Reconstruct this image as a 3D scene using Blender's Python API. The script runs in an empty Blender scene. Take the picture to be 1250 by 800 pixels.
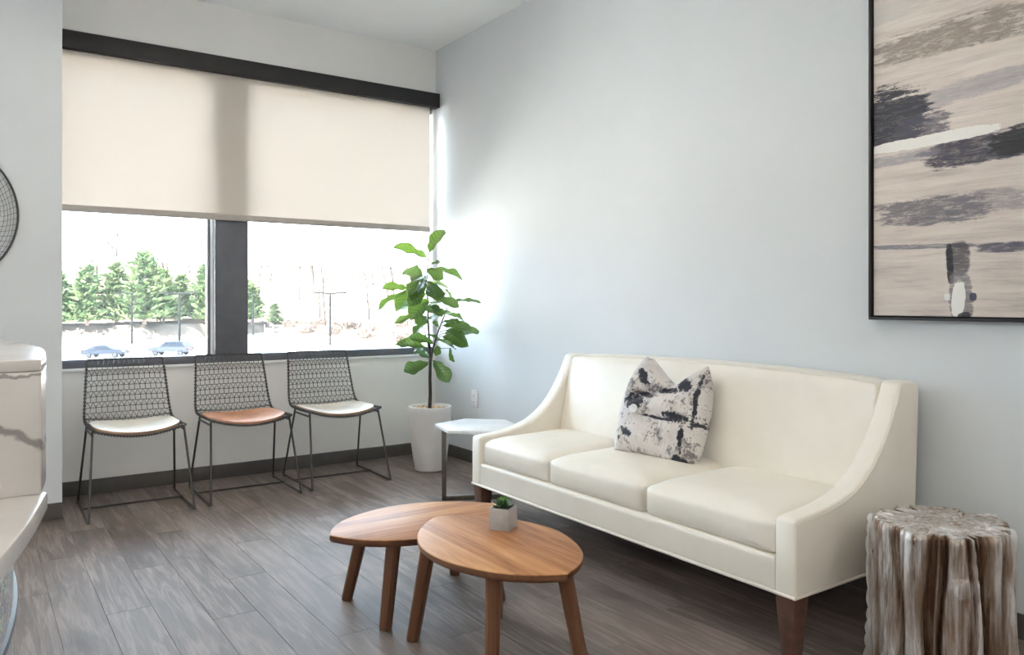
import bpy, bmesh, math, random
from mathutils import Vector, Matrix, noise as mnoise
random.seed(7)
R = math.radians
PI = math.pi
scene = bpy.context.scene
COL = scene.collection

# ------------------------------------------------------------------ camera
cam_d = bpy.data.cameras.new('camera')
cam = bpy.data.objects.new('camera', cam_d); COL.objects.link(cam)
cam.location = (-2.8593, -5.1316, 1.1166)
cam.rotation_euler = (PI/2, 0, -R(34.7))
cam_d.sensor_width = 36.0
cam_d.lens = 953/1250*36
cam_d.shift_y = -31/1250
cam_d.clip_start = 0.05; cam_d.clip_end = 2000
scene.camera = cam
# ------------------------------------------------------------------ view
vs = scene.view_settings
vs.view_transform = 'Standard'; vs.look = 'None'; vs.gamma = 1.0
vs.use_curve_mapping = False
vs.exposure = 0.92
# ------------------------------------------------------------------ world, sun
SKY = 8.0
world = bpy.data.worlds.new('sky'); scene.world = world
world.use_nodes = True
bg = world.node_tree.nodes['Background']
bg.inputs[0].default_value = (0.65, 0.82, 1.0, 1); bg.inputs[1].default_value = SKY
sun_d = bpy.data.lights.new('sun', 'SUN'); sun_d.energy = 70.0; sun_d.angle = R(1.0); sun_d.color = (1, .95, .87)
sun = bpy.data.objects.new('sun', sun_d); COL.objects.link(sun)
sun.rotation_euler = (R(33), 0, R(-86))        # sun stands high to the left, passing along the facade
por_d = bpy.data.lights.new('window_portal', 'AREA'); por_d.shape = 'RECTANGLE'
por_d.size = 2.42; por_d.size_y = 1.9; por_d.cycles.is_portal = True
por = bpy.data.objects.new('window_portal', por_d); COL.objects.link(por)
por.location = (-1.25, 0.12, 1.68); por.rotation_euler = (-PI/2, 0, 0)
por2_d = por_d.copy(); por2_d.size = 2.35
por2 = bpy.data.objects.new('added_window_portal', por2_d); COL.objects.link(por2)
por2.location = (-4.875, 0.12, 1.65); por2.rotation_euler = (-PI/2, 0, 0)
FILL_GLOW = 5.0  # glow strength of the added fill lights
scene.cycles.diffuse_bounces = 8

# ------------------------------------------------------------------ node helpers
class NT:
    def __init__(s, name):
        s.m = bpy.data.materials.new(name); s.m.use_nodes = True
        s.t = s.m.node_tree; s.n = s.t.nodes; s.l = s.t.links
        s.b = s.n['Principled BSDF']; s.out = s.n['Material Output']
        s._tc = None
    def tc(s, out='Object'):
        if s._tc is None: s._tc = s.n.new('ShaderNodeTexCoord')
        return s._tc.outputs[out]
    def put(s, sock, v):
        if hasattr(v, 'is_linked') or isinstance(v, bpy.types.NodeSocket): s.l.new(v, sock)
        elif isinstance(v, (tuple, list)):
            v = tuple(v)
            if len(sock.default_value) == 4 and len(v) == 3: v = v + (1,)
            sock.default_value = v
        else: sock.default_value = v
    def map(s, vec, scale=(1,1,1), loc=(0,0,0), rot=(0,0,0)):
        k = s.n.new('ShaderNodeMapping'); s.put(k.inputs[0], vec)
        k.inputs['Scale'].default_value = scale; k.inputs['Location'].default_value = loc; k.inputs['Rotation'].default_value = rot
        return k.outputs[0]
    def noise(s, vec, scale=5, detail=4, rough=.55, dist=0, out=0):
        k = s.n.new('ShaderNodeTexNoise'); s.put(k.inputs['Vector'], vec)
        k.inputs['Scale'].default_value = scale; k.inputs['Detail'].default_value = detail
        k.inputs['Roughness'].default_value = rough; k.inputs['Distortion'].default_value = dist
        return k.outputs[out]
    def voronoi(s, vec, scale=5, feature='F1', out=0):
        k = s.n.new('ShaderNodeTexVoronoi'); k.feature = feature; s.put(k.inputs['Vector'], vec); k.inputs['Scale'].default_value = scale
        return k.outputs[out]
    def math(s, op, a, b=0.0, c=None, clamp=False):
        k = s.n.new('ShaderNodeMath'); k.operation = op; k.use_clamp = clamp
        s.put(k.inputs[0], a); s.put(k.inputs[1], b)
        if c is not None: s.put(k.inputs[2], c)
        return k.outputs[0]
    def ramp(s, fac, stops, interp='LINEAR'):
        k = s.n.new('ShaderNodeValToRGB'); s.put(k.inputs[0], fac); cr = k.color_ramp; cr.interpolation = interp
        while len(cr.elements) < len(stops): cr.elements.new(.5)
        for e, (p, c) in zip(cr.elements, stops):
            e.position = p
            if isinstance(c, (int, float)): c = (c, c, c)
            e.color = tuple(c) + (1,)
        return k.outputs[0]
    def mix(s, fac, a, b, mode='MIX'):
        k = s.n.new('ShaderNodeMix'); k.data_type = 'RGBA'; k.blend_type = mode
        s.put(k.inputs[0], fac); s.put(k.inputs[6], a); s.put(k.inputs[7], b)
        return k.outputs[2]
    def sep(s, vec):
        k = s.n.new('ShaderNodeSeparateXYZ'); s.put(k.inputs[0], vec); return k.outputs
    def step(s, x, lo, hi):
        k = s.n.new('ShaderNodeMapRange'); k.interpolation_type = 'SMOOTHSTEP'
        s.put(k.inputs[0], x); k.inputs[1].default_value = lo; k.inputs[2].default_value = hi
        return k.outputs[0]
    def bump(s, h, strength=.3, dist=.01):
        k = s.n.new('ShaderNodeBump'); s.put(k.inputs['Height'], h)
        k.inputs['Strength'].default_value = strength; k.inputs['Distance'].default_value = dist
        s.l.new(k.outputs[0], s.b.inputs['Normal'])
    def set(s, color=None, rough=None, metal=None, spec=None, coat=None, sheen=None):
        for nm, v in (('Base Color', color), ('Roughness', rough), ('Metallic', metal), ('Specular IOR Level', spec), ('Coat Weight', coat), ('Sheen Weight', sheen)):
            if v is not None: s.put(s.b.inputs[nm], v)
        return s.m

def plain(name, color, rough=.5, metal=0, var=.06, scale=12, bump=0.0, bscale=60, spec=None, coat=None):
    """a surface of one colour with a little natural unevenness"""
    t = NT(name); v = t.tc()
    n = t.noise(v, scale, 4)
    c2 = tuple(max(0, x*(1-var*2)) for x in color); c3 = tuple(min(1, x*(1+var*2)) for x in color)
    t.set(t.ramp(n, [(.3, c2), (.7, c3)]), rough, metal, spec, coat)
    if bump: t.bump(t.noise(v, bscale, 3), bump, .004)
    return t.m

M = {}
M['wall'] = plain('wall_paint', (.66, .688, .712), .62, var=.008, scale=3, bump=.05, bscale=220)
M['wall_lightened'] = plain('lightened_wall_paint', (.86, .85, .83), .65, var=.008, scale=3, bump=.05, bscale=220)  # same wall paint, lightened to stand in for light missing on this wall
M['ceiling'] = plain('ceiling_paint', (.90, .915, .915), .8, var=.008, scale=3)
M['white_trim'] = plain('white_trim_paint', (.85, .85, .84), .45, var=.01)
M['base'] = plain('rubber_baseboard', (.105, .095, .088), .5, var=.05)
M['black_alu'] = plain('dark_bronze_aluminium', (.125, .13, .148), .42, .2, var=.04)
M['valance'] = plain('dark_valance', (.018, .016, .016), .55, var=.04)
M['dark_steel'] = plain('gunmetal_wire', (.095, .088, .083), .36, .75, var=.05)
M['steel_frame'] = plain('brushed_bronze_frame', (.16, .14, .12), .36, .7, var=.08, scale=40)
M['white_plastic'] = plain('white_plastic', (.80, .80, .79), .35, var=.01)
M['slot'] = plain('dark_slot', (.05, .05, .05), .6)
M['leg_wood'] = plain('dark_leg_wood', (.105, .052, .036), .36, var=.15, scale=25)
M['soil'] = plain('dark_soil', (.06, .045, .03), .9, var=.3, scale=60, bump=.5)
M['leather_tan'] = plain('tan_leather', (.56, .27, .155), .42, var=.10, scale=14, bump=.12, bscale=180)
M['leather_pale'] = plain('cream_leather_pad', (.72, .66, .57), .45, var=.06, scale=10, bump=.10, bscale=180)
M['leather_edge'] = plain('raw_leather_edge', (.42, .24, .13), .6, var=.12)
M['concrete'] = plain('grey_planter_concrete', (.42, .40, .39), .7, var=.04, scale=30, bump=.1)
M['asphalt'] = plain('sunlit_asphalt', (.47, .45, .42), .9, spec=0.0, var=.06, scale=.3)
M['grass_bank'] = plain('dry_grass', (.075, .062, .050), .95, spec=0.0, var=.22, scale=.25)
M['lamp_grey'] = plain('lamp_post_paint', (.0085, .0085, .0095), .6, spec=.03)
M['bark_pale'] = plain('bare_bark', (.036, .029, .026), .9, spec=0.0, var=.2, scale=2)
M['brush'] = plain('dry_brush', (.085, .069, .060), .95, var=.3, scale=1, spec=0.0)
M['bark_pine'] = plain('pine_bark', (.12, .09, .07), .9, var=.2, scale=2)
M['car_silver'] = plain('silver_car_paint', (.019, .024, .032), .5, 0, var=.02, scale=1, spec=.08)
M['car_blue'] = plain('pale_blue_car_paint', (.010, .0145, .023), .5, 0, var=.02, scale=1, spec=.08)
M['car_glass'] = plain('car_glass', (.004, .007, .012), .4, spec=.05)
M['tyre'] = plain('tyre_rubber', (.010, .010, .011), .8, spec=.05)
M['tail'] = plain('red_lamp', (.05, .004, .006), .4, spec=.05)

def leather():
    t = NT('ivory_leather'); v = t.tc()
    n = t.noise(v, 4, 3)
    t.set(t.ramp(n, [(.3, (.80, .75, .665)), (.7, (.86, .81, .725))]), .40, spec=.45)
    vo = t.voronoi(v, 260)
    w = t.noise(v, 9, 3, .6)
    h = t.math('ADD', t.math('MULTIPLY', vo, .10), w)
    t.bump(h, .10, .01); return t.m
M['leather'] = leather()

def plank_mat():
    t = NT('grey_oak_plank'); v = t.tc('Object')
    oi = t.n.new('ShaderNodeObjectInfo'); rnd = oi.outputs['Random']
    off = t.n.new('ShaderNodeCombineXYZ'); t.put(off.inputs[0], t.math('MULTIPLY', rnd, 37.)); t.put(off.inputs[1], t.math('MULTIPLY', rnd, 91.)); 
    add = t.n.new('ShaderNodeVectorMath'); add.operation = 'ADD'; t.put(add.inputs[0], v); t.put(add.inputs[1], off.outputs[0])
    p = add.outputs[0]
    g1 = t.noise(t.map(p, (13, 1.1, 1)), 2.2, 6, .65, .9)
    g2 = t.noise(t.map(p, (85, 2.6, 1)), 2.0, 4, .6, .3)
    cloud = t.noise(t.map(p, (3.2, 1.0, 1)), 1.6, 3, .5, .5)
    base = t.ramp(rnd, [(0, (.140, .107, .090)), (.35, (.172, .137, .118)), (.7, (.205, .166, .146)), (1, (.155, .121, .104))])
    c = t.mix(t.math('MULTIPLY', t.step(g1, .42, .66), .75), base, (.295, .248, .220))
    c = t.mix(t.math('MULTIPLY', t.step(cloud, .48, .74), .60), c, (.074, .052, .043))
    c = t.mix(t.math('MULTIPLY', t.step(g2, .50, .70), .38), c, (.075, .058, .050))
    ro = t.math('ADD', t.math('MULTIPLY', g1, .14), .44)
    t.set(c, ro, spec=.18)
    t.bump(t.math('ADD', g2, t.math('MULTIPLY', g1, .5)), .16, .002); return t.m
M['plank'] = plank_mat()

def wood_mat(name, lo, mid, hi, axis=0, strip=.062):
    """oiled walnut, grain along local x, made of glued staves"""
    t = NT(name); v = t.tc('Object'); s = t.sep(v)
    sid = t.math('FLOOR', t.math('DIVIDE', s[1], strip))
    wn = t.n.new('ShaderNodeTexWhiteNoise'); wn.noise_dimensions = '1D'; t.put(wn.inputs['W'], sid)
    g = t.noise(t.map(v, (1.3, 16, 16)), 3.2, 5, .6, .6)
    f = t.noise(t.map(v, (4, 120, 120)), 2.5, 3, .6)
    k = t.math('ADD', t.math('MULTIPLY', g, .62), t.math('ADD', t.math('MULTIPLY', wn.outputs[0], .30), t.math('MULTIPLY', f, .16)))
    c = t.ramp(k, [(.30, lo), (.52, mid), (.80, hi)])
    t.set(c, t.math('ADD', t.math('MULTIPLY', f, .10), .38), spec=.12); t.bump(f, .06, .002); return t.m
M['walnut'] = wood_mat('walnut_top', (.27, .108, .042), (.45, .212, .088), (.61, .345, .170))
M['walnut_leg'] = wood_mat('walnut_leg', (.115, .050, .028), (.175, .082, .046), (.24, .120, .068), strip=.5)

def shade_mat():
    t = NT('translucent_shade_fabric'); v = t.tc()
    wv = t.noise(t.map(v, (260, 1, 6)), 1, 3, .7)
    wh = t.noise(t.map(v, (3, 1, 220)), 1, 3, .7)
    k = t.math('MULTIPLY', t.math('ADD', wv, wh), .5)
    c = t.ramp(k, [(.35, (.68, .585, .51)), (.65, (.78, .69, .61))])
    tr = t.n.new('ShaderNodeBsdfTranslucent'); t.put(tr.inputs[0], c)
    df = t.n.new('ShaderNodeBsdfDiffuse'); df.inputs[0].default_value = (.64, .58, .52, 1)
    mx = t.n.new('ShaderNodeMixShader'); mx.inputs[0].default_value = .91
    t.l.new(tr.outputs[0], mx.inputs[1]); t.l.new(df.outputs[0], mx.inputs[2]); t.l.new(mx.outputs[0], t.out.inputs[0]); return t.m
M['shade'] = shade_mat()
M['hem'] = plain('shade_hem_fabric', (.42, .38, .34), .8, var=.03)

def glass_mat(name='haze_veil_glass', veil=.008, refl=.06):
    t = NT(name); v = t.tc()
    tp = t.n.new('ShaderNodeBsdfTransparent'); tp.inputs[0].default_value = (.97, .98, .98, 1)
    gl = t.n.new('ShaderNodeBsdfGlossy'); gl.inputs['Roughness'].default_value = .01
    tl = t.n.new('ShaderNodeBsdfTranslucent'); tl.inputs[0].default_value = (.95, .95, .95, 1)
    haze = t.math('MULTIPLY', t.noise(v, 3, 3), veil*2)  # milky share put into the glass to imitate haze over the view
    m1 = t.n.new('ShaderNodeMixShader'); t.put(m1.inputs[0], haze); t.l.new(tp.outputs[0], m1.inputs[1]); t.l.new(tl.outputs[0], m1.inputs[2])
    fr = t.n.new('ShaderNodeFresnel'); fr.inputs[0].default_value = 1.3
    m2 = t.n.new('ShaderNodeMixShader'); t.l.new(fr.outputs[0], m2.inputs[0]); t.l.new(m1.outputs[0], m2.inputs[1]); t.l.new(gl.outputs[0], m2.inputs[2])
    t.l.new(m2.outputs[0], t.out.inputs[0]); return t.m
M['glass'] = glass_mat()

def marble(name, base, cloud, vein, scale=2.0, vw=.035, rough=.22, line=None):
    t = NT(name); v = t.tc()
    n = t.noise(v, scale*1.1, 5, .6)
    w = t.noise(t.map(v, (1, 1, 2.2), rot=(.4, .5, .7)), scale, 5, .55, 1.4)
    d = t.math('ABSOLUTE', t.math('SUBTRACT', w, .5))
    vm = t.math('SUBTRACT', 1.0, t.step(d, 0.0, vw))
    vm = t.math('MULTIPLY', vm, t.step(t.noise(v, scale*.8, 2), .42, .62))
    c = t.ramp(n, [(.35, cloud), (.6, base)])
    if line:
        s_ = t.sep(v); wob = t.noise(v, 16, 4, .6)
        for (z0, sl, wd) in line:
            ln = t.math('SUBTRACT', s_[2], t.math('ADD', t.math('MULTIPLY', t.math('SUBTRACT', s_[0], .47), sl), t.math('ADD', z0, t.math('MULTIPLY', t.math('SUBTRACT', wob, .5), .05))))
            lm_ = t.math('SUBTRACT', 1.0, t.step(t.math('ABSOLUTE', ln), wd*.3, wd))
            vm = t.math('MAXIMUM', vm, t.math('MULTIPLY', lm_, .8))
    t.set(t.mix(vm, c, vein), rough, spec=.5); return t.m
M['marble'] = marble('grey_veined_marble', (.70, .66, .63), (.58, .545, .52), (.20, .185, .175), 2.2, .03, line=((.952, -.55, .008), (1.018, -.10, .004), (.30, .4, .01)))
M['marble_white'] = marble('white_marble', (.82, .82, .81), (.74, .74, .735), (.60, .60, .60), 6, .02, .25)
def mosaic():
    t = NT('pearl_mosaic'); v = t.map(t.tc(), (1, 1, 1))
    d = t.voronoi(v, 95, 'F1', 1); e = t.voronoi(v, 95, 'DISTANCE_TO_EDGE')
    c = t.mix(.75, d, (.55, .55, .53)); c = t.mix(t.step(e, .0, .08), (.16, .15, .14), c)
    t.set(c, .28, .25); t.bump(e, .6, .01); return t.m
M['mosaic'] = mosaic()

def leaf_mat():
    t = NT('fiddle_leaf'); v = t.tc('Object'); s = t.sep(v)
    ay = t.math('ABSOLUTE', s[1])
    mid = t.math('SUBTRACT', 1.0, t.step(ay, .0, .006))
    ph = t.math('FRACT', t.math('MULTIPLY', t.math('SUBTRACT', s[0], t.math('MULTIPLY', ay, .75)), 7.0))
    side = t.math('MULTIPLY', t.math('SUBTRACT', 1.0, t.step(t.math('ABSOLUTE', t.math('SUBTRACT', ph, .5)), .0, .10)), .7)
    vein = t.math('MAXIMUM', mid, side)
    oi = t.n.new('ShaderNodeObjectInfo')
    base = t.ramp(oi.outputs['Random'], [(0, (.016, .050, .026)), (.5, (.035, .092, .034)), (1, (.085, .160, .045))])
    c = t.mix(vein, base, (.20, .29, .11)); c = t.mix(t.math('MULTIPLY', t.noise(v, 9, 3), .30), c, (.075, .14, .045))
    t.set(c, .27, spec=.5); t.bump(vein, -.5, .01)
    tl = t.n.new('ShaderNodeBsdfTranslucent'); t.put(tl.inputs[0], t.mix(vein, (.26, .46, .06), (.36, .52, .14)))
    mx = t.n.new('ShaderNodeMixShader'); mx.inputs[0].default_value = .17
    t.l.new(t.b.outputs[0], mx.inputs[1]); t.l.new(tl.outputs[0], mx.inputs[2]); t.l.new(mx.outputs[0], t.out.inputs[0]); return t.m
M['leaf'] = leaf_mat()
M['stem'] = plain('dark_trunk_bark', (.045, .032, .026), .75, var=.3, scale=40, bump=.3)
M['succulent'] = plain('succulent_leaf', (.075, .19, .06), .42, var=.35, scale=25)
M['succulent_tip'] = plain('succulent_young_leaf', (.17, .34, .07), .42, var=.25, scale=25)
M['pebble'] = plain('tan_pebbles', (.42, .31, .18), .8, var=.4, scale=45)

M['pot'] = plain('white_dimpled_ceramic', (.68, .655, .635), .5, var=.02)

def stump_mat():
    t = NT('silver_leaf_wood'); v = t.tc('Object')
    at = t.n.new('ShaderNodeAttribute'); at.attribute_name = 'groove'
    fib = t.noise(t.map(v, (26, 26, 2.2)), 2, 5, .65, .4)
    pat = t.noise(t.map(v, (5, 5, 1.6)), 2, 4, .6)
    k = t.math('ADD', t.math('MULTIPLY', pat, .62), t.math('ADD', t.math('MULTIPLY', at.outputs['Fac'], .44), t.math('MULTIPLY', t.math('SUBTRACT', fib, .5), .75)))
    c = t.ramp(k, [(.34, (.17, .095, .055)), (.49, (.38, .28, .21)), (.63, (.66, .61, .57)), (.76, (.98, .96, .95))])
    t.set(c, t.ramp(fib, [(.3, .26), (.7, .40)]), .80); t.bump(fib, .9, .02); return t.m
M['stump'] = stump_mat()

def pillow_mat():
    t = NT('ink_blotch_cotton'); v = t.tc('Object')
    big = t.noise(t.map(v, (5.2, 1, 8.5), loc=(.63, 0, .41)), 1, 5, .72, .55)
    sm = t.noise(t.map(v, (34, 1, 38), loc=(.2, 0, 4.0)), 1, 5, .78, .4)
    ver = t.noise(t.map(v, (36, 1, 4.0), loc=(3, 0, 1)), 1, 4, .7, .8)
    gr = t.noise(t.map(v, (8, 1, 8), loc=(7, 0, 3)), 1, 5, .6)
    ink = t.step(t.math('ADD', t.math('MULTIPLY', big, .80), t.math('MULTIPLY', sm, .24)), .635, .665)
    spk = t.step(t.math('ADD', t.math('MULTIPLY', sm, .62), t.math('MULTIPLY', gr, .38)), .525, .575)
    lin = t.math('MULTIPLY', t.step(t.math('SUBTRACT', 1.0, t.math('ABSOLUTE', t.math('SUBTRACT', ver, .5))), .985, .996), t.step(gr, .44, .54))
    c = t.ramp(gr, [(.3, (.60, .55, .53)), (.5, (.70, .665, .64)), (.75, (.54, .46, .41))])
    c = t.mix(t.math('MULTIPLY', spk, .80), c, (.085, .085, .11))
    c = t.mix(t.math('MULTIPLY', lin, .65), c, (.08, .075, .08))
    xz = t.sep(v)
    tot = ink
    for (cu, cw, ru, rw, ang) in ((-.12,.005,.052,.034,0),(-.107,.114,.050,.020,-.8),(.095,-.027,.066,.024,.05),(.10,.115,.036,.034,.2),(-.13,-.13,.040,.016,-.3),(.168,.05,.010,.12,.05),
                                  (.14,-.10,.012,.06,.1),(.035,.080,.060,.013,.15),(.14,-.20,.04,.02,0),(.02,-.045,.09,.007,0),(-.08,.045,.05,.012,-.1),(.06,.165,.02,.04,-.6)):
        ca, sa = math.cos(ang), math.sin(ang)
        du = t.math('SUBTRACT', xz[0], cu); dw = t.math('SUBTRACT', xz[2], cw)
        aa = t.math('DIVIDE', t.math('ADD', t.math('MULTIPLY', du, ca), t.math('MULTIPLY', dw, sa)), ru)
        bb = t.math('DIVIDE', t.math('SUBTRACT', t.math('MULTIPLY', dw, ca), t.math('MULTIPLY', du, sa)), rw)
        dd = t.math('ADD', t.math('MULTIPLY', aa, aa), t.math('MULTIPLY', bb, bb))
        kk = t.math('ADD', dd, t.math('ADD', t.math('MULTIPLY', t.math('SUBTRACT', sm, .5), 6.5), t.math('MULTIPLY', t.math('SUBTRACT', big, .5), 1.0)))
        tot = t.math('MAXIMUM', tot, t.math('SUBTRACT', 1.0, t.step(kk, .75, 1.05)))
    c = t.mix(tot, c, (.022, .024, .036))
    t.set(c, .82, sheen=.2); t.bump(t.noise(v, 420, 2), .12, .002); return t.m
M['pillow'] = pillow_mat()

def painting_mat():
    """abstract canvas: local x runs rightwards along the wall, local z upwards from the lower left corner"""
    t = NT('abstract_painting'); v = t.tc('Object'); s = t.sep(v); u, w = s[0], s[2]
    warp = t.noise(t.map(v, (3, 1, 5)), 1, 4, .6)
    st = t.noise(t.map(v, (2.3, 1, 26), rot=(0, .12, 0)), 1, 6, .68, .35)
    st2 = t.noise(t.map(v, (5, 1, 70), rot=(0, -.05, 0)), 1, 4, .7, .3)
    bl = t.noise(t.map(v, (9, 1, 15)), 1, 6, .75, .4)
    fine = t.noise(t.map(v, (16, 1, 70), rot=(0, .10, 0)), 1, 5, .8, .6)
    rag = t.math('ADD', t.math('MULTIPLY', st, .45), t.math('ADD', t.math('MULTIPLY', fine, .35), t.math('MULTIPLY', bl, .20)))
    c = t.ramp(st, [(.28, (.42, .37, .35)), (.45, (.62, .545, .495)), (.60, (.71, .635, .58)), (.80, (.79, .735, .69))])
    c = t.mix(t.math('MULTIPLY', t.step(st2, .52, .68), .30), c, (.36, .325, .33))
    def blob(cu, cw, ru, rw, ang, soft, amp, color, opa, c, tex=None, dry=.55):
        ca, sa = math.cos(ang), math.sin(ang)
        du = t.math('SUBTRACT', u, cu); dw = t.math('SUBTRACT', w, cw)
        a = t.math('DIVIDE', t.math('ADD', t.math('MULTIPLY', du, ca), t.math('MULTIPLY', dw, sa)), ru)
        b = t.math('DIVIDE', t.math('SUBTRACT', t.math('MULTIPLY', dw, ca), t.math('MULTIPLY', du, sa)), rw)
        d = t.math('ADD', t.math('POWER', t.math('ABSOLUTE', a), 3.), t.math('POWER', t.math('ABSOLUTE', b), 3.))
        k = t.math('ADD', d, t.math('MULTIPLY', t.math('SUBTRACT', rag if dry else bl, .5), amp*(2.0 if dry else 1.0)))
        m = t.math('MULTIPLY', t.math('SUBTRACT', 1.0, t.step(k, 1-soft*.7, 1+soft*.4)), opa)
        if dry: m = t.math('MULTIPLY', m, t.math('SUBTRACT', 1.0, t.math('MULTIPLY', t.step(fine, .47, .62), dry)))
        return t.mix(m, c, color)
    # wall-side streaks, from the top down
    c = blob(.33, 1.00, .34, .055, -.02, .8, 4.2, (.235, .195, .165), .85, c, st)
    c = blob(.10, 1.17, .10, .05, .3, .8, 4, (.60, .58, .55), .7, c, bl)
    c = blob(.33, .80, .26, .035, .10, .9, 4.5, (.30, .285, .33), .6, c, st2)
    c = blob(.085, .755, .135, .115, -.12, .45, 3.6, (.010, .010, .026), 1.0, c, st, .12)
    c = blob(.20, .70, .10, .05, .1, .6, 4.5, (.045, .042, .075), .85, c, bl, .5)
    c = blob(.44, .592, .24, .050, .06, .5, 3.4, (.030, .027, .052), .97, c, st, .25)
    c = blob(.56, .60, .14, .045, .0, .4, 3.0, (.008, .007, .012), .97, c, bl, .1)
    c = blob(.10, .595, .16, .022, .05, .9, 3.4, (.24, .225, .27), .7, c, st)
    c = blob(.225, .648, .245, .020, .02, .10, 3.2, (.84, .82, .78), 1.0, c, bl, 0)
    c = blob(.23, .395, .20, .050, -.02, .8, 4.6, (.095, .088, .12), .85, c, st2, .6)
    c = blob(.44, .41, .12, .04, 0, .9, 4.6, (.17, .155, .19), .6, c, st2)
    c = blob(.18, .268, .22, .009, -.03, .6, 1.8, (.13, .13, .17), .85, c, st)
    c = blob(.48, .250, .10, .018, .02, .6, 2.4, (.065, .060, .10), .93, c, st, .4)
    c = blob(.325, .215, .042, .062, 0, .5, 1.6, (.065, .058, .072), .92, c, bl, .3)
    c = blob(.298, .20, .012, .075, .05, .3, 1.4, (.012, .012, .02), .97, c, bl, .2)
    c = blob(.335, .085, .040, .100, .05, .4, 2.0, (.20, .185, .20), .85, c, bl)
    c = blob(.327, .075, .022, .068, -.06, .10, 2.6, (.86, .85, .82), 1, c, bl, 0)
    c = blob(.375, .085, .012, .014, 0, .3, .8, (.05, .05, .09), .95, c, bl, 0)
    c = blob(.288, .085, .010, .012, 0, .3, .8, (.80, .79, .77), .95, c, bl, 0)
    c = blob(.345, .02, .022, .012, .3, .3, .8, (.03, .03, .04), .9, c, bl, 0)
    t.set(c, .48); t.bump(t.math('ADD', t.math('ADD', st, st2), bl), .35, .006); return t.m
M['painting'] = painting_mat()
def pine_mat():
    t = NT('pine_needles'); oi = t.n.new('ShaderNodeObjectInfo'); v = t.tc()
    n = t.noise(v, .8, 3)
    c = t.mix(oi.outputs['Random'], (.030, .056, .026), (.044, .066, .028)); c = t.mix(t.step(n, .4, .7), c, (.085, .105, .050))
    t.set(c, .9, spec=0.0); return t.m
M['pine'] = pine_mat()

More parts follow.
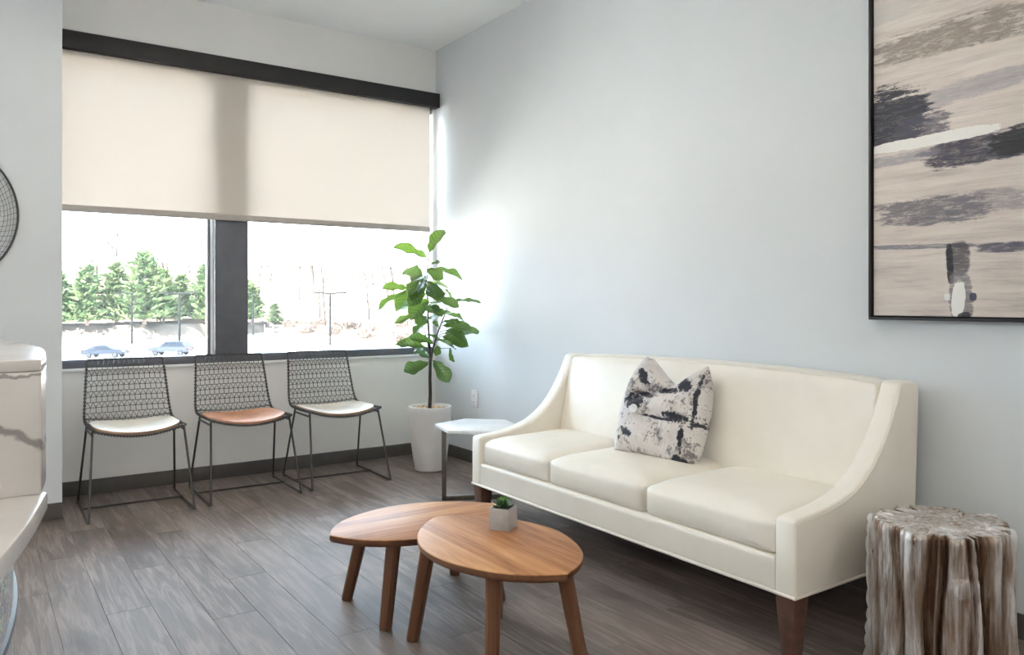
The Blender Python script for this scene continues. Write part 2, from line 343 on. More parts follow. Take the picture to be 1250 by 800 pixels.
# ------------------------------------------------------------------ mesh builder
class MB:
    def __init__(s): s.v = []; s.f = []
    def add(s, vs_, fs):
        o = len(s.v); s.v += [tuple(p) for p in vs_]; s.f += [tuple(i+o for i in q) for q in fs]; return s
    def box(s, x0, x1, y0, y1, z0, z1):
        return s.add([(x0,y0,z0),(x1,y0,z0),(x1,y1,z0),(x0,y1,z0),(x0,y0,z1),(x1,y0,z1),(x1,y1,z1),(x0,y1,z1)],
                     [(3,2,1,0),(4,5,6,7),(0,1,5,4),(1,2,6,5),(2,3,7,6),(3,0,4,7)])
    def tube(s, pts, r, n=6, cap=True, closed=False):
        pts = [Vector(p) for p in pts]; m = len(pts)
        rs = r if isinstance(r, (list, tuple)) else [r]*m
        up = None; rings = []
        for i in range(m):
            a = pts[(i-1) % m] if (closed or i) else pts[0]; b = pts[(i+1) % m] if (closed or i < m-1) else pts[-1]
            d = (b-a).normalized() if (b-a).length > 1e-9 else Vector((0,0,1))
            if up is None:
                up = d.cross(Vector((0,0,1)) if abs(d.z) < .9 else Vector((1,0,0))).normalized()
            else:
                up = (up - d*up.dot(d)); up = up.normalized() if up.length > 1e-6 else d.orthogonal().normalized()
            w = d.cross(up)
            rings.append([pts[i] + (up*math.cos(2*PI*k/n+PI/n) + w*math.sin(2*PI*k/n+PI/n))*rs[i] for k in range(n)])
        vs_ = [p for q in rings for p in q]; fs = []
        for i in range(m if closed else m-1):
            j = (i+1) % m
            for k in range(n): fs.append((i*n+k, i*n+(k+1) % n, j*n+(k+1) % n, j*n+k))
        if cap and not closed: fs += [tuple(range(n))[::-1], tuple((m-1)*n+k for k in range(n))]
        return s.add(vs_, fs)
    def lathe(s, prof, n=32, cx=0, cy=0, capb=True, capt=True):
        vs_ = [(cx+r*math.cos(2*PI*k/n), cy+r*math.sin(2*PI*k/n), z) for r, z in prof for k in range(n)]; fs = []
        for i in range(len(prof)-1):
            for k in range(n): fs.append((i*n+k, i*n+(k+1) % n, (i+1)*n+(k+1) % n, (i+1)*n+k))
        if capb: fs.append(tuple(range(n))[::-1])
        if capt: fs.append(tuple((len(prof)-1)*n+k for k in range(n)))
        return s.add(vs_, fs)
    def prism(s, poly, z0, z1):
        n = len(poly)
        return s.add([(x,y,z0) for x,y in poly]+[(x,y,z1) for x,y in poly],
                     [tuple(range(n))[::-1], tuple(range(n, 2*n))]+[(k,(k+1) % n,(k+1) % n+n,k+n) for k in range(n)])
    def rbox(s, cx, cy, cz, dx, dy, dz, r, n=10, fn=None):
        """soft rounded block: fn deforms (point, unit coords)"""
        h = Vector((dx/2, dy/2, dz/2)); vm = {}; vs_ = []; fs = []
        def vid(i, j, k):
            key = (i,j,k)
            if key not in vm:
                q = Vector((i/n*2-1, j/n*2-1, k/n*2-1))
                def dens(t, hh):      # put more rows near the rounded rim
                    e = min(.95, r/hh*1.0); 
                    return math.copysign(min(1, abs(t)), t) if abs(t) > 2 else t
                p = Vector((q.x*h.x, q.y*h.y, q.z*h.z))
                inn = Vector([max(-h[a]+r, min(h[a]-r, p[a])) for a in range(3)])
                d = p-inn
                if d.length > 1e-9:
                    mx = max(abs(d[a]) for a in range(3))
                    d = d.normalized()*r if mx > 1e-9 else d
                    p = inn+d
                p = p + Vector((cx,cy,cz))
                if fn: p = fn(p, q)
                vm[key] = len(vs_); vs_.append(tuple(p))
            return vm[key]
        for a in range(n):
            for b in range(n):
                fs.append((vid(a,b,0), vid(a,b+1,0), vid(a+1,b+1,0), vid(a+1,b,0)))
                fs.append((vid(a,b,n), vid(a+1,b,n), vid(a+1,b+1,n), vid(a,b+1,n)))
                fs.append((vid(a,0,b), vid(a+1,0,b), vid(a+1,0,b+1), vid(a,0,b+1)))
                fs.append((vid(a,n,b), vid(a,n,b+1), vid(a+1,n,b+1), vid(a+1,n,b)))
                fs.append((vid(0,a,b), vid(0,a,b+1), vid(0,a+1,b+1), vid(0,a+1,b)))
                fs.append((vid(n,a,b), vid(n,a+1,b), vid(n,a+1,b+1), vid(n,a,b+1)))
        return s.add(vs_, fs)
    def mesh(s, name, mat, smooth=False, bevel=0, seg=2, angle=40):
        me = bpy.data.meshes.new(name); me.from_pydata(s.v, [], s.f)
        if bevel:
            bm = bmesh.new(); bm.from_mesh(me)
            bmesh.ops.remove_doubles(bm, verts=bm.verts, dist=1e-6)
            es = [e for e in bm.edges if len(e.link_faces) == 2 and e.calc_face_angle(0) > R(25)]
            bmesh.ops.bevel(bm, geom=es, offset=bevel, segments=seg, affect='EDGES', profile=.5, clamp_overlap=True)
            bm.to_mesh(me); bm.free(); smooth = True
        me.materials.append(M[mat] if isinstance(mat, str) else mat)
        if smooth:
            me.polygons.foreach_set('use_smooth', [True]*len(me.polygons))
            me.set_sharp_from_angle(angle=R(angle))
        me.update(); return me
    def build(s, name, mat, parent=None, **k):
        return link(name, s.mesh(name, mat, **k), parent)

def link(name, me, parent=None, loc=None, rot=None):
    o = bpy.data.objects.new(name, me); COL.objects.link(o)
    if parent is not None: o.parent = parent
    if loc is not None: o.location = loc
    if rot is not None: o.rotation_euler = rot
    return o
def tag(o, label=None, cat=None, group=None, kind=None):
    if label: o['label'] = label
    if cat: o['category'] = cat
    if group: o['group'] = group
    if kind: o['kind'] = kind
    return o
def thing(name, label, cat, loc=(0,0,0), rz=0, group=None):
    o = bpy.data.objects.new(name, None); COL.objects.link(o); o.location = loc; o.rotation_euler = (0,0,rz)
    o.empty_display_size = .1
    return tag(o, label, cat, group)
def struct(o): return tag(o, kind='structure')
def copy_tree(o, parent=None):
    c = o.copy(); COL.objects.link(c)
    if parent is not None: c.parent = parent
    for ch in list(o.children): copy_tree(ch, c)
    return c

# ================================================================== THE ROOM
XL, YB, H = -6.2, -8.6, 3.0
PX, PY = -2.474, -.496                       # end and face of the wall beside the window
# floor: planks 0.18 wide running towards the window
floor = struct(MB().box(XL-.1, .1, YB-.1, .15, -.06, -.004).build('floor', 'plank'))
PW = .152
plank_meshes = {}
def plank(x0, x1, y0, y1):
    key = (round(x1-x0, 3), round(y1-y0, 3))
    if key not in plank_meshes:
        hx, hy = key[0]/2-.0003, key[1]/2-.0003; e = .0010
        mb = MB().add([(-hx,-hy,-.004),(hx,-hy,-.004),(hx,hy,-.004),(-hx,hy,-.004),(-hx,-hy,-e),(hx,-hy,-e),(hx,hy,-e),(-hx,hy,-e),
                       (-hx+e,-hy+e,0),(hx-e,-hy+e,0),(hx-e,hy-e,0),(-hx+e,hy-e,0)],
                      [(0,1,5,4),(1,2,6,5),(2,3,7,6),(3,0,4,7),(4,5,9,8),(5,6,10,9),(6,7,11,10),(7,4,8,11),(8,9,10,11)])
        plank_meshes[key] = mb.mesh('plank', 'plank')
    link('plank', plank_meshes[key], floor, ((x0+x1)/2, (y0+y1)/2, 0))
row = 0; x = -.033
for yy in range(5): plank(-.033, -.012, -1.22*(yy+1), -1.22*yy)
while x > -3.9:
    x0 = x-PW
    y = .02 - [0, .46, .90, .24, .70, 1.08, .36, .82][row % 8]
    ys = [0.0]
    if y < -.02: ys.append(y)
    while ys[-1] > -5.4: ys.append(ys[-1]-1.22)
    for a, b in zip(ys[1:], ys[:-1]): plank(x0, x, a, b)
    x = x0; row += 1
far = MB()
far.box(XL, x, YB, .0, -.004, 0).box(x, 0, YB, -6.6, -.004, 0)
fr_ = far.build('plank_field', 'plank', floor); fr_['kind'] = 'stuff'

struct(MB().box(XL-.2, .2, YB-.2, .16, H, H+.15).build('ceiling', 'ceiling'))
struct(MB().box(0, .15, YB, .16, 0, H).build('wall_right', 'wall'))
struct(MB().box(XL-.15, XL, YB, .16, 0, H).build('wall_left', 'wall'))
struct(MB().box(XL-.15, .15, YB-.15, YB, 0, H).build('wall_back', 'wall'))
wf = struct(MB().box(PX, 0, 0, .16, 0, .733).build('wall_front', 'wall_lightened'))
MB().box(PX, 0, 0, .16, 2.60, H).build('header', 'wall_lightened', wf)
MB().box(-.028, 0, 0.0, .16, .733, 2.60).build('jamb', 'white_trim', wf)
struct(MB().box(-3.62, PX, PY, .16, 0, H).build('wall_pier', 'wall'))
W2A, W2B = -6.05, -3.70                      # span of an unseen window added beyond the pier for fill light
wn = struct(MB().box(XL, -3.62, 0, .16, 0, .733).build('wall_front_far', 'wall_lightened'))
MB().box(XL, -3.62, 0, .16, 2.60, H).build('header', 'wall_lightened', wn)
MB().box(XL, W2A, 0, .16, .733, 2.60).build('jamb', 'wall_lightened', wn)
MB().box(W2B, -3.62, 0, .16, .733, 2.60).build('jamb', 'wall_lightened', wn)
BH = .085
struct(MB().box(-.010, 0, YB, 0, 0, BH).build('baseboard_right', 'base', bevel=.003))
struct(MB().box(PX, -.010, -.010, 0, 0, BH).build('baseboard_front', 'base', bevel=.003))
struct(MB().box(-3.62, PX, PY-.010, PY, 0, BH).build('baseboard_pier', 'base', bevel=.003))
struct(MB().box(PX, 0, -.016, 0, .716, .733).build('trim_1', 'white_trim', bevel=.002))
struct(MB().box(PX, -.004, -.060, 0, 2.662, 2.672).build('trim_2', 'white_trim', bevel=.002))

# window: bronze frame, wide mullion, two panes
win = thing('window_1', None, None, (0, 0, 0)); struct(win)
MB().box(PX, -.028, .0, .10, .733, .782).build('bottom_rail', 'black_alu', win, bevel=.003)
MB().box(PX, -.028, .0, .10, 2.52, 2.60).build('top_rail', 'black_alu', win, bevel=.003)
MB().box(-1.594, -1.388, -.010, .12, .782, 2.52).build('mullion', 'black_alu', win, bevel=.004)
MB().box(-1.626, -1.608, .05, .10, .782, 2.52).build('glazing_bead', 'black_alu', win)
MB().box(-1.608, -1.594, .03, .10, .782, 2.52).build('glazing_gasket', 'white_trim', win)
MB().box(PX, -1.594, .066, .072, .782, 2.52).build('pane', 'glass', win)
MB().box(-1.388, -.028, .066, .072, .782, 2.52).build('pane', 'glass', win)

win2 = thing('added_window', None, None, (0, 0, 0)); struct(win2)  # unseen window, added to let in fill daylight
MB().box(W2A, W2B, .0, .10, .733, .782).build('bottom_rail', 'black_alu', win2, bevel=.003)
MB().box(W2A, W2B, .0, .10, 2.52, 2.60).build('top_rail', 'black_alu', win2, bevel=.003)
MB().box(W2A, W2B, .066, .072, .782, 2.52).build('pane', 'glass', win2)
# roller shade
sh = thing('roller_shade', 'half lowered cream translucent roller shade across the window', 'shade', (0, 0, 0))
MB().box(PX+.002, -.006, -.075, -.004, 2.556, 2.660).build('valance', 'valance', sh, bevel=.003)
ny, nx = 14, 36
mb = MB()
for side in (0, 1):
    o0 = len(mb.v)
    for j in range(ny+1):
        for i in range(nx+1):
            xx = PX+.004+(-.069-PX-.004)*i/nx; zz = 1.672+(2.575-1.672)*j/ny
            mb.v.append((xx, -.032+.0015*math.sin(i*.9+j*.35)*(1-j/ny)+.0006*side, zz))
    for j in range(ny):
        for i in range(nx):
            a = o0+j*(nx+1)+i; q = (a, a+1, a+nx+2, a+nx+1)
            if side == 0: mb.f.append(q)
mb.build('shade_fabric', 'shade', sh, smooth=True)
MB().box(PX+.004, -.069, -.044, -.026, 1.634, 1.674).build('hem_bar', 'hem', sh, bevel=.006)

# fill lights added out of view to brighten the room
for (lx, ly, lab) in ((-2.0, -1.95, 'unseen square fill light added above the waiting area'), (-5.2, -4.6, 'unseen square fill light added above the reception desk'),
                      (-1.1, -7.2, 'unseen square fill light added behind the viewer'), (-5.2, -7.2, 'unseen square fill light added in the back left corner')):
    t = thing('added_fill_light', lab, 'fill light', (lx, ly, H), group='added square fill lights')
    if ly < -3: t.scale = (1.5, 1.5, 1)          # three of the added fill lights are enlarged to give more light
    for q in ((-.2,-.2),(.2,-.2),(-.2,.2),(.2,.2)): MB().tube([(q[0],q[1],0),(q[0],q[1],-.26)], .003, 6).build('hanger', 'white_trim', t)
    MB().box(-.32,-.29,-.32,.32,-.33,-.25).box(.29,.32,-.32,.32,-.33,-.25).box(-.29,.29,-.32,-.29,-.33,-.25).box(-.29,.29,.29,.32,-.33,-.25).build('frame', 'white_trim', t)
    em = bpy.data.materials.get('fill_diffuser')
    if em is None:
        em = bpy.data.materials.new('fill_diffuser'); em.use_nodes = True
        b = em.node_tree.nodes['Principled BSDF']; b.inputs['Base Color'].default_value = (.9,.9,.88,1)
        b.inputs['Emission Color'].default_value = (1, .92, .82, 1); b.inputs['Emission Strength'].default_value = FILL_GLOW
    MB().box(-.29,.29,-.29,.29,-.31,-.27).build('diffuser', em, t)

# ================================================================== SOFA
SY0, SY1, SXF, SXB = -3.656, -1.770, -.780, -.050
sofa = thing('sofa', 'long cream leather three-seat sofa with sloping arms against the pale wall', 'sofa', ((SXF+SXB)/2, (SY0+SY1)/2, 0))
def sp(x, y, z): return (x-(SXF+SXB)/2, y-(SY0+SY1)/2, z)
def arm(y0, y1):
    top = [(-.779,.430),(-.770,.441),(-.74,.446),(-.68,.450),(-.602,.460),(-.53,.475),(-.458,.498),(-.40,.531),(-.348,.570),(-.305,.615),(-.268,.662),(-.236,.712),(-.209,.762),(-.192,.80),(-.181,.828)]
    prof = [(SXF,.202)] + top + [(-.150,.838),(-.09,.834),(SXB,.816),(-.085,.202)]
    n = len(prof); mb = MB()
    mb.add([sp(x,y0,z) for x,z in prof]+[sp(x,y1,z) for x,z in prof],
           [tuple(range(n)), tuple(range(n,2*n))[::-1]]+[(k+n,(k+1) % n+n,(k+1) % n,k) for k in range(n)])
    me = bpy.data.meshes.new('arm'); me.from_pydata(mb.v, [], mb.f)
    bm = bmesh.new(); bm.from_mesh(me); bmesh.ops.recalc_face_normals(bm, faces=bm.faces)
    es = [e for e in bm.edges if abs(e.verts[0].co.y-e.verts[1].co.y) < 1e-6] + [e for e in bm.edges if abs(e.verts[0].co.y-e.verts[1].co.y) > 1e-6 and e.calc_face_angle(0) > R(50)]
    bmesh.ops.bevel(bm, geom=es, offset=.011, segments=3, affect='EDGES', profile=.5, clamp_overlap=True)
    bm.to_mesh(me); bm.free(); me.materials.append(M['leather'])
    me.polygons.foreach_set('use_smooth', [True]*len(me.polygons)); me.set_sharp_from_angle(angle=R(50))
    o = link('arm', me, sofa)
    # welt seam just inside the outer edge of the sloping top
    for yy, sgn in ((y0, -1), (y1, 1)):
        MB().tube([sp(x-.0005, yy, z-.013) for x,z in top[1:]], .0026, 6).build('seam', 'leather', o, smooth=True)
    return o
arm(SY0, SY0+.076); arm(SY1-.076, SY1)
ya, yb = SY0+.076, SY1-.076
MB().rbox(*sp(SXF+.036, (ya+yb)/2, .258), .072, yb-ya+.004, .116, .016, 12).build('front_rail', 'leather', sofa, smooth=True)
MB().box(*[c for c in (SXF+.05-(SXF+SXB)/2, -.085-(SXF+SXB)/2)], ya-(SY0+SY1)/2, yb-(SY0+SY1)/2, .205, .312).build('seat_deck', 'leather', sofa)
# piping along the lower edge
pl = [(-.085,SY0+.002),(SXF+.002,SY0+.002),(SXF+.002,SY1-.002),(-.085,SY1-.002)]
MB().tube([sp(x,y,.203) for x,y in pl], .0058, 8).build('piping', 'leather', sofa, smooth=True)
# seat cushions
cy = [ya+.002, -2.985, -2.387, yb-.002]
for k in range(3):
    y0, y1 = cy[k], cy[k+1]
    def fn(p, q, y0=y0, y1=y1):
        cr = (1-q.x**4)*(1-q.y**4)
        if q.z > 0: p.z += q.z*(.020*cr + .012*max(0, q.x+.2)*(1-q.y**6)) - .016*max(0,-q.x-.55)
        if q.x < -.2: p.x -= .010*(1-q.y**4)*(1-q.z**2)*(-q.x)
        return p
    MB().rbox(*sp(-.512, (y0+y1)/2, .371), .510, y1-y0-.005, .124, .026, 18, fn).build('seat_cushion', 'leather', sofa, smooth=True)
# back
def fb(p, q):
    zz = (p.z-.40)/.45
    if q.x < 0:
        p.x += .10*zz*(-q.x) - .016*(1-q.y**4)*max(0,1-q.z**2)*(-q.x)
    if q.z > 0: p.z += q.z*(.020*(1-q.y**2)) 
    return p
MB().rbox(*sp(-.175, (ya+yb)/2, .615), .250, yb-ya-.002, .440, .034, 20, fb).build('backrest', 'leather', sofa, smooth=True)
MB().rbox(*sp(-.072, (SY0+SY1)/2, .515), .044, SY1-SY0-.03, .60, .014, 10, lambda p,q: p+Vector((.0+.0*q.z, 0, 0))).build('back_panel', 'leather', sofa, smooth=True)
def sleg(x, y, sx, sy):
    t, b_ = .037, .022
    cx, cy_ = x, y
    ox, oy = -sx*.0, -sy*.0
    mb = MB().add([sp(cx+sx*(t-2*b_)-0*0+dx*b_+ -sx*(t-2*b_)*0, cy_+dy*b_, 0) for dx,dy in ((-1,-1),(1,-1),(1,1),(-1,1))] +
                  [sp(cx+dx*t, cy_+dy*t, .206) for dx,dy in ((-1,-1),(1,-1),(1,1),(-1,1))],
                  [(3,2,1,0),(4,5,6,7),(0,1,5,4),(1,2,6,5),(2,3,7,6),(3,0,4,7)])
    mb.build('leg', 'leg_wood', sofa, bevel=.003)
for x in (SXF+.042, SXB-.075):
    for y in (SY0+.042, SY1-.042): sleg(x, y, 0, 0)

# throw pillow with a chopped top
def pillow():
    n = 44; W = .186; Hh = .220; pts = {}; mb = MB()
    def shape(a, b):
        # a, b in -1..1; sides pull in, corners stay sharp, the middle of the top is pushed down
        x = W*a*(1.06+.10*(1-(b+.25)**2)*abs(a)-.16*max(0, b)**2*abs(a))
        z = Hh*b*(1-.05*(1-a*a)*abs(b)**2)
        dent = max(0, 1-abs(a-.13)/.80)**1.15*max(0, (b+.35)/1.35)**1.8
        z -= .100*dent
        return x, z
    def th(a, b):
        t = (max(0,1-a**4)*max(0,1-b**4))**.5
        t *= .080*(1-.30*math.exp(-((a-.13)/.38)**2)*max(0, b))
        return t
    for s in (1, -1):
        for j in range(n+1):
            for i in range(n+1):
                a = i/n*2-1; b = j/n*2-1; x, z = shape(a, b)
                t = th(a, b)
                wr = (.006*math.sin(7*a+5*b)+.005*math.sin(11*b-4*a+1))*(1-a**4)*(1-b**4)
                s2_ = b-(.62+.66*(a-.16)); win_ = 1/(1+math.exp((a-.20)*14))*1/(1+math.exp((-.62-a)*14)); crease = -win_*(.024*math.exp(-(s2_/.09)**2)+.020/(1+math.exp(-s2_*22))) - .012*math.exp(-((b+.55+.35*a)/.07)**2)*max(0,a)
                y = -(t+wr+crease*(1-a**4)*(1-b**4)) if s == 1 else t
                pts[(s,i,j)] = len(mb.v); mb.v.append((x, y, z))
    for s in (1, -1):
        for j in range(n):
            for i in range(n):
                q = (pts[(s,i,j)], pts[(s,i+1,j)], pts[(s,i+1,j+1)], pts[(s,i,j+1)])
                mb.f.append(q if s == 1 else q[::-1])
    me = mb.mesh('throw_pillow', 'pillow', smooth=True, angle=70)
    bm = bmesh.new(); bm.from_mesh(me); bmesh.ops.remove_doubles(bm, verts=bm.verts, dist=2e-4); bm.to_mesh(me); bm.free()
    return me
pil = link('throw_pillow', pillow()); tag(pil, 'white throw pillow with black ink blotches leaning on the sofa back', 'pillow')
pil.rotation_euler = (R(-17), R(5), R(-90+12)); pil.location = (-.385, -2.725, .648)
bt = MB().lathe([(.0,.0),(.017,.0),(.020,.003),(.020,.006),(.015,.008),(.012,.006),(.0,.006)], 20, capb=False, capt=False)
btn = bt.build('button', 'white_plastic', pil, smooth=True); btn.location = (-.098, -.090, -.030); btn.rotation_euler = (R(90), 0, 0)

# ================================================================== COFFEE TABLES
prof = [(0,0),(.010,.034),(.030,.066),(.075,.113),(.12,.150),(.17,.182),(.23,.209),(.28,.223),(.36,.231),(.44,.222),(.52,.196),(.575,.169),(.625,.134),(.68,.072),(.717,0)]
def pick_outline():
    def interp(s):
        for (a,p),(b,q) in zip(prof[:-1], prof[1:]):
            if a <= s <= b: return p+(q-p)*(s-a)/(b-a)
        return 0
    # Catmull-Rom through the half profile
    half = []
    P_ = [(-prof[1][0], -prof[1][1])]+prof+[(.75,-.062)]
    P_[0] = (prof[1][0], -prof[1][1])
    for i in range(1, len(P_)-2):
        p0,p1,p2,p3 = [Vector(q) for q in P_[i-1:i+3]]
        for k in range(4):
            t = k/4
            half.append(.5*((2*p1)+(p2-p0)*t+(2*p0-5*p1+4*p2-p3)*t*t+(3*p1-p0-3*p2+p3)*t**3))
    half.append(Vector(prof[-1]))
    pts = [(h.x, -h.y) for h in half] + [(h.x, h.y) for h in half[-2:0:-1]]
    return [(-(x-.36), -y) for x, y in pts]         # tip towards -x, counter-clockwise
def coffee_table(name, label, height, loc, rz):
    t = thing(name, label, 'coffee table', loc, rz)
    ol = pick_outline(); n = len(ol); th_ = .026; z1 = height; z0 = height-th_
    def off(d): return [(x*(1-d/.36), y*(1-d/.23)) for x, y in ol]
    rings = [(off(.010), z0), (off(.002), z0+.007), (ol, z0+.013), (off(.0005), z1-.0025), (off(.003), z1)]
    def skin(rg, capb, capt):
        vs_ = [(x,y,z) for o_, z in rg for x,y in o_]; m_ = len(rg)
        fs = [(i*n+k, i*n+(k+1) % n, (i+1)*n+(k+1) % n, (i+1)*n+k) for i in range(m_-1) for k in range(n)]
        if capb: fs.append(tuple(range(n))[::-1])
        if capt: fs.append(tuple((m_-1)*n+k for k in range(n)))
        return MB().add(vs_, fs)
    skin(rings[:4], True, True).build('edge_band', 'walnut_leg', t, smooth=True, angle=35)  # darker solid wood, with shade on the edge also put into the colour
    skin([rings[3], (off(.0025), z1), (off(.004), z1+.0004)], True, True).build('table_top', 'walnut', t, smooth=True, angle=35)
    # tip lies at local x = -.357
    for (s_, hw, s2, hw2) in ((.133,.165,.185,.125),(.605,.168,.56,.128)):
        for sg in (-1, 1):
            a = Vector((-.357+s_, sg*hw, 0)); b = Vector((-.357+s2, sg*hw2, z0+.002))
            d = (b-a); L = d.length
            lg = MB()
            prof_l = [(0,.0165),(.010,.0178),(L*.5,.0195),(L,.0210)]
            lg.add([(l, r_*math.cos(PI/2*k+PI/4+q_)*1.25, r_*math.sin(PI/2*k+PI/4+q_)*1.25) for l, r_ in prof_l for k in range(4) for q_ in (-.22,.22)],
                   [(i*8+k, i*8+(k+1) % 8, (i+1)*8+(k+1) % 8, (i+1)*8+k) for i in range(3) for k in range(8)]+[tuple(range(8))[::-1], tuple(24+k for k in range(8))])
            o = lg.build('leg', 'walnut_leg', t, smooth=True, angle=30)
            o.location = a; o.rotation_mode = 'QUATERNION'; o.rotation_quaternion = d.to_track_quat('X', 'Z')
    return t
tabA = coffee_table('coffee_table', 'lower pick-shaped walnut coffee table with its point towards the window chairs', .305, (-1.478, -2.537, 0), 0)
tabB = coffee_table('coffee_table', 'taller pick-shaped walnut coffee table carrying the small succulent', .360, (-1.495, -3.076, 0), PI/2)

# succulent in a cube planter
sx_, sy_ = -1.395, -2.965
pl_ = thing('succulent_planter', 'tiny green succulent in a square grey pot on the walnut table', 'plant', (sx_, sy_, .360), R(32))
hs = .036; hh = .072
mb = MB().add([(-hs,-hs,0),(hs,-hs,0),(hs,hs,0),(-hs,hs,0),(-hs,-hs,hh),(hs,-hs,hh),(hs,hs,hh),(-hs,hs,hh)]+
              [(-hs+.005,-hs+.005,hh),(hs-.005,-hs+.005,hh),(hs-.005,hs-.005,hh),(-hs+.005,hs-.005,hh),(-hs+.005,-hs+.005,hh-.012),(hs-.005,-hs+.005,hh-.012),(hs-.005,hs-.005,hh-.012),(-hs+.005,hs-.005,hh-.012)],
              [(3,2,1,0),(0,1,5,4),(1,2,6,5),(2,3,7,6),(3,0,4,7),(4,5,9,8),(5,6,10,9),(6,7,11,10),(7,4,8,11),(8,9,13,12),(9,10,14,13),(10,11,15,14),(11,8,12,15)])
mb.build('cube_pot', 'concrete', pl_, bevel=.0015)
MB().box(-hs+.005,hs-.005,-hs+.005,hs-.005,hh-.014,hh-.008).build('soil', 'soil', pl_)
def sleaf(mat):
    mb = MB(); L, n = .034, 6
    for i in range(n+1):
        t = i/n; w = .0085*math.sin(PI*min(1, t**.75*.94+.06))*(1 if t < .98 else .1); w = max(w, .0004)
        zc = .006*t*t; th_ = .0035*(1-t*.7)
        mb.v += [(L*t,-w,zc+.002),(L*t,0,zc-th_),(L*t,w,zc+.002),(L*t,0,zc+th_*.4)]
    for i in range(n):
        for k in range(4): mb.f.append((i*4+k, (i+1)*4+k, (i+1)*4+(k+1) % 4, i*4+(k+1) % 4))
    mb.f += [(0,1,2,3), (n*4+3,n*4+2,n*4+1,n*4)]
    return mb.mesh('leaf', mat, smooth=True, angle=60)
s1, s2 = sleaf('succulent'), sleaf('succulent_tip')
for k in range(30):
    lay = k/30; a = k*2.39996
    o = link('leaf', s1 if lay < .72 else s2, pl_, (.003*math.cos(a), .003*math.sin(a), hh-.004+.012*lay))
    o.rotation_euler = (0, -R(6+68*lay), a); sc = 1.12-.42*lay; o.scale = (sc, sc, sc)

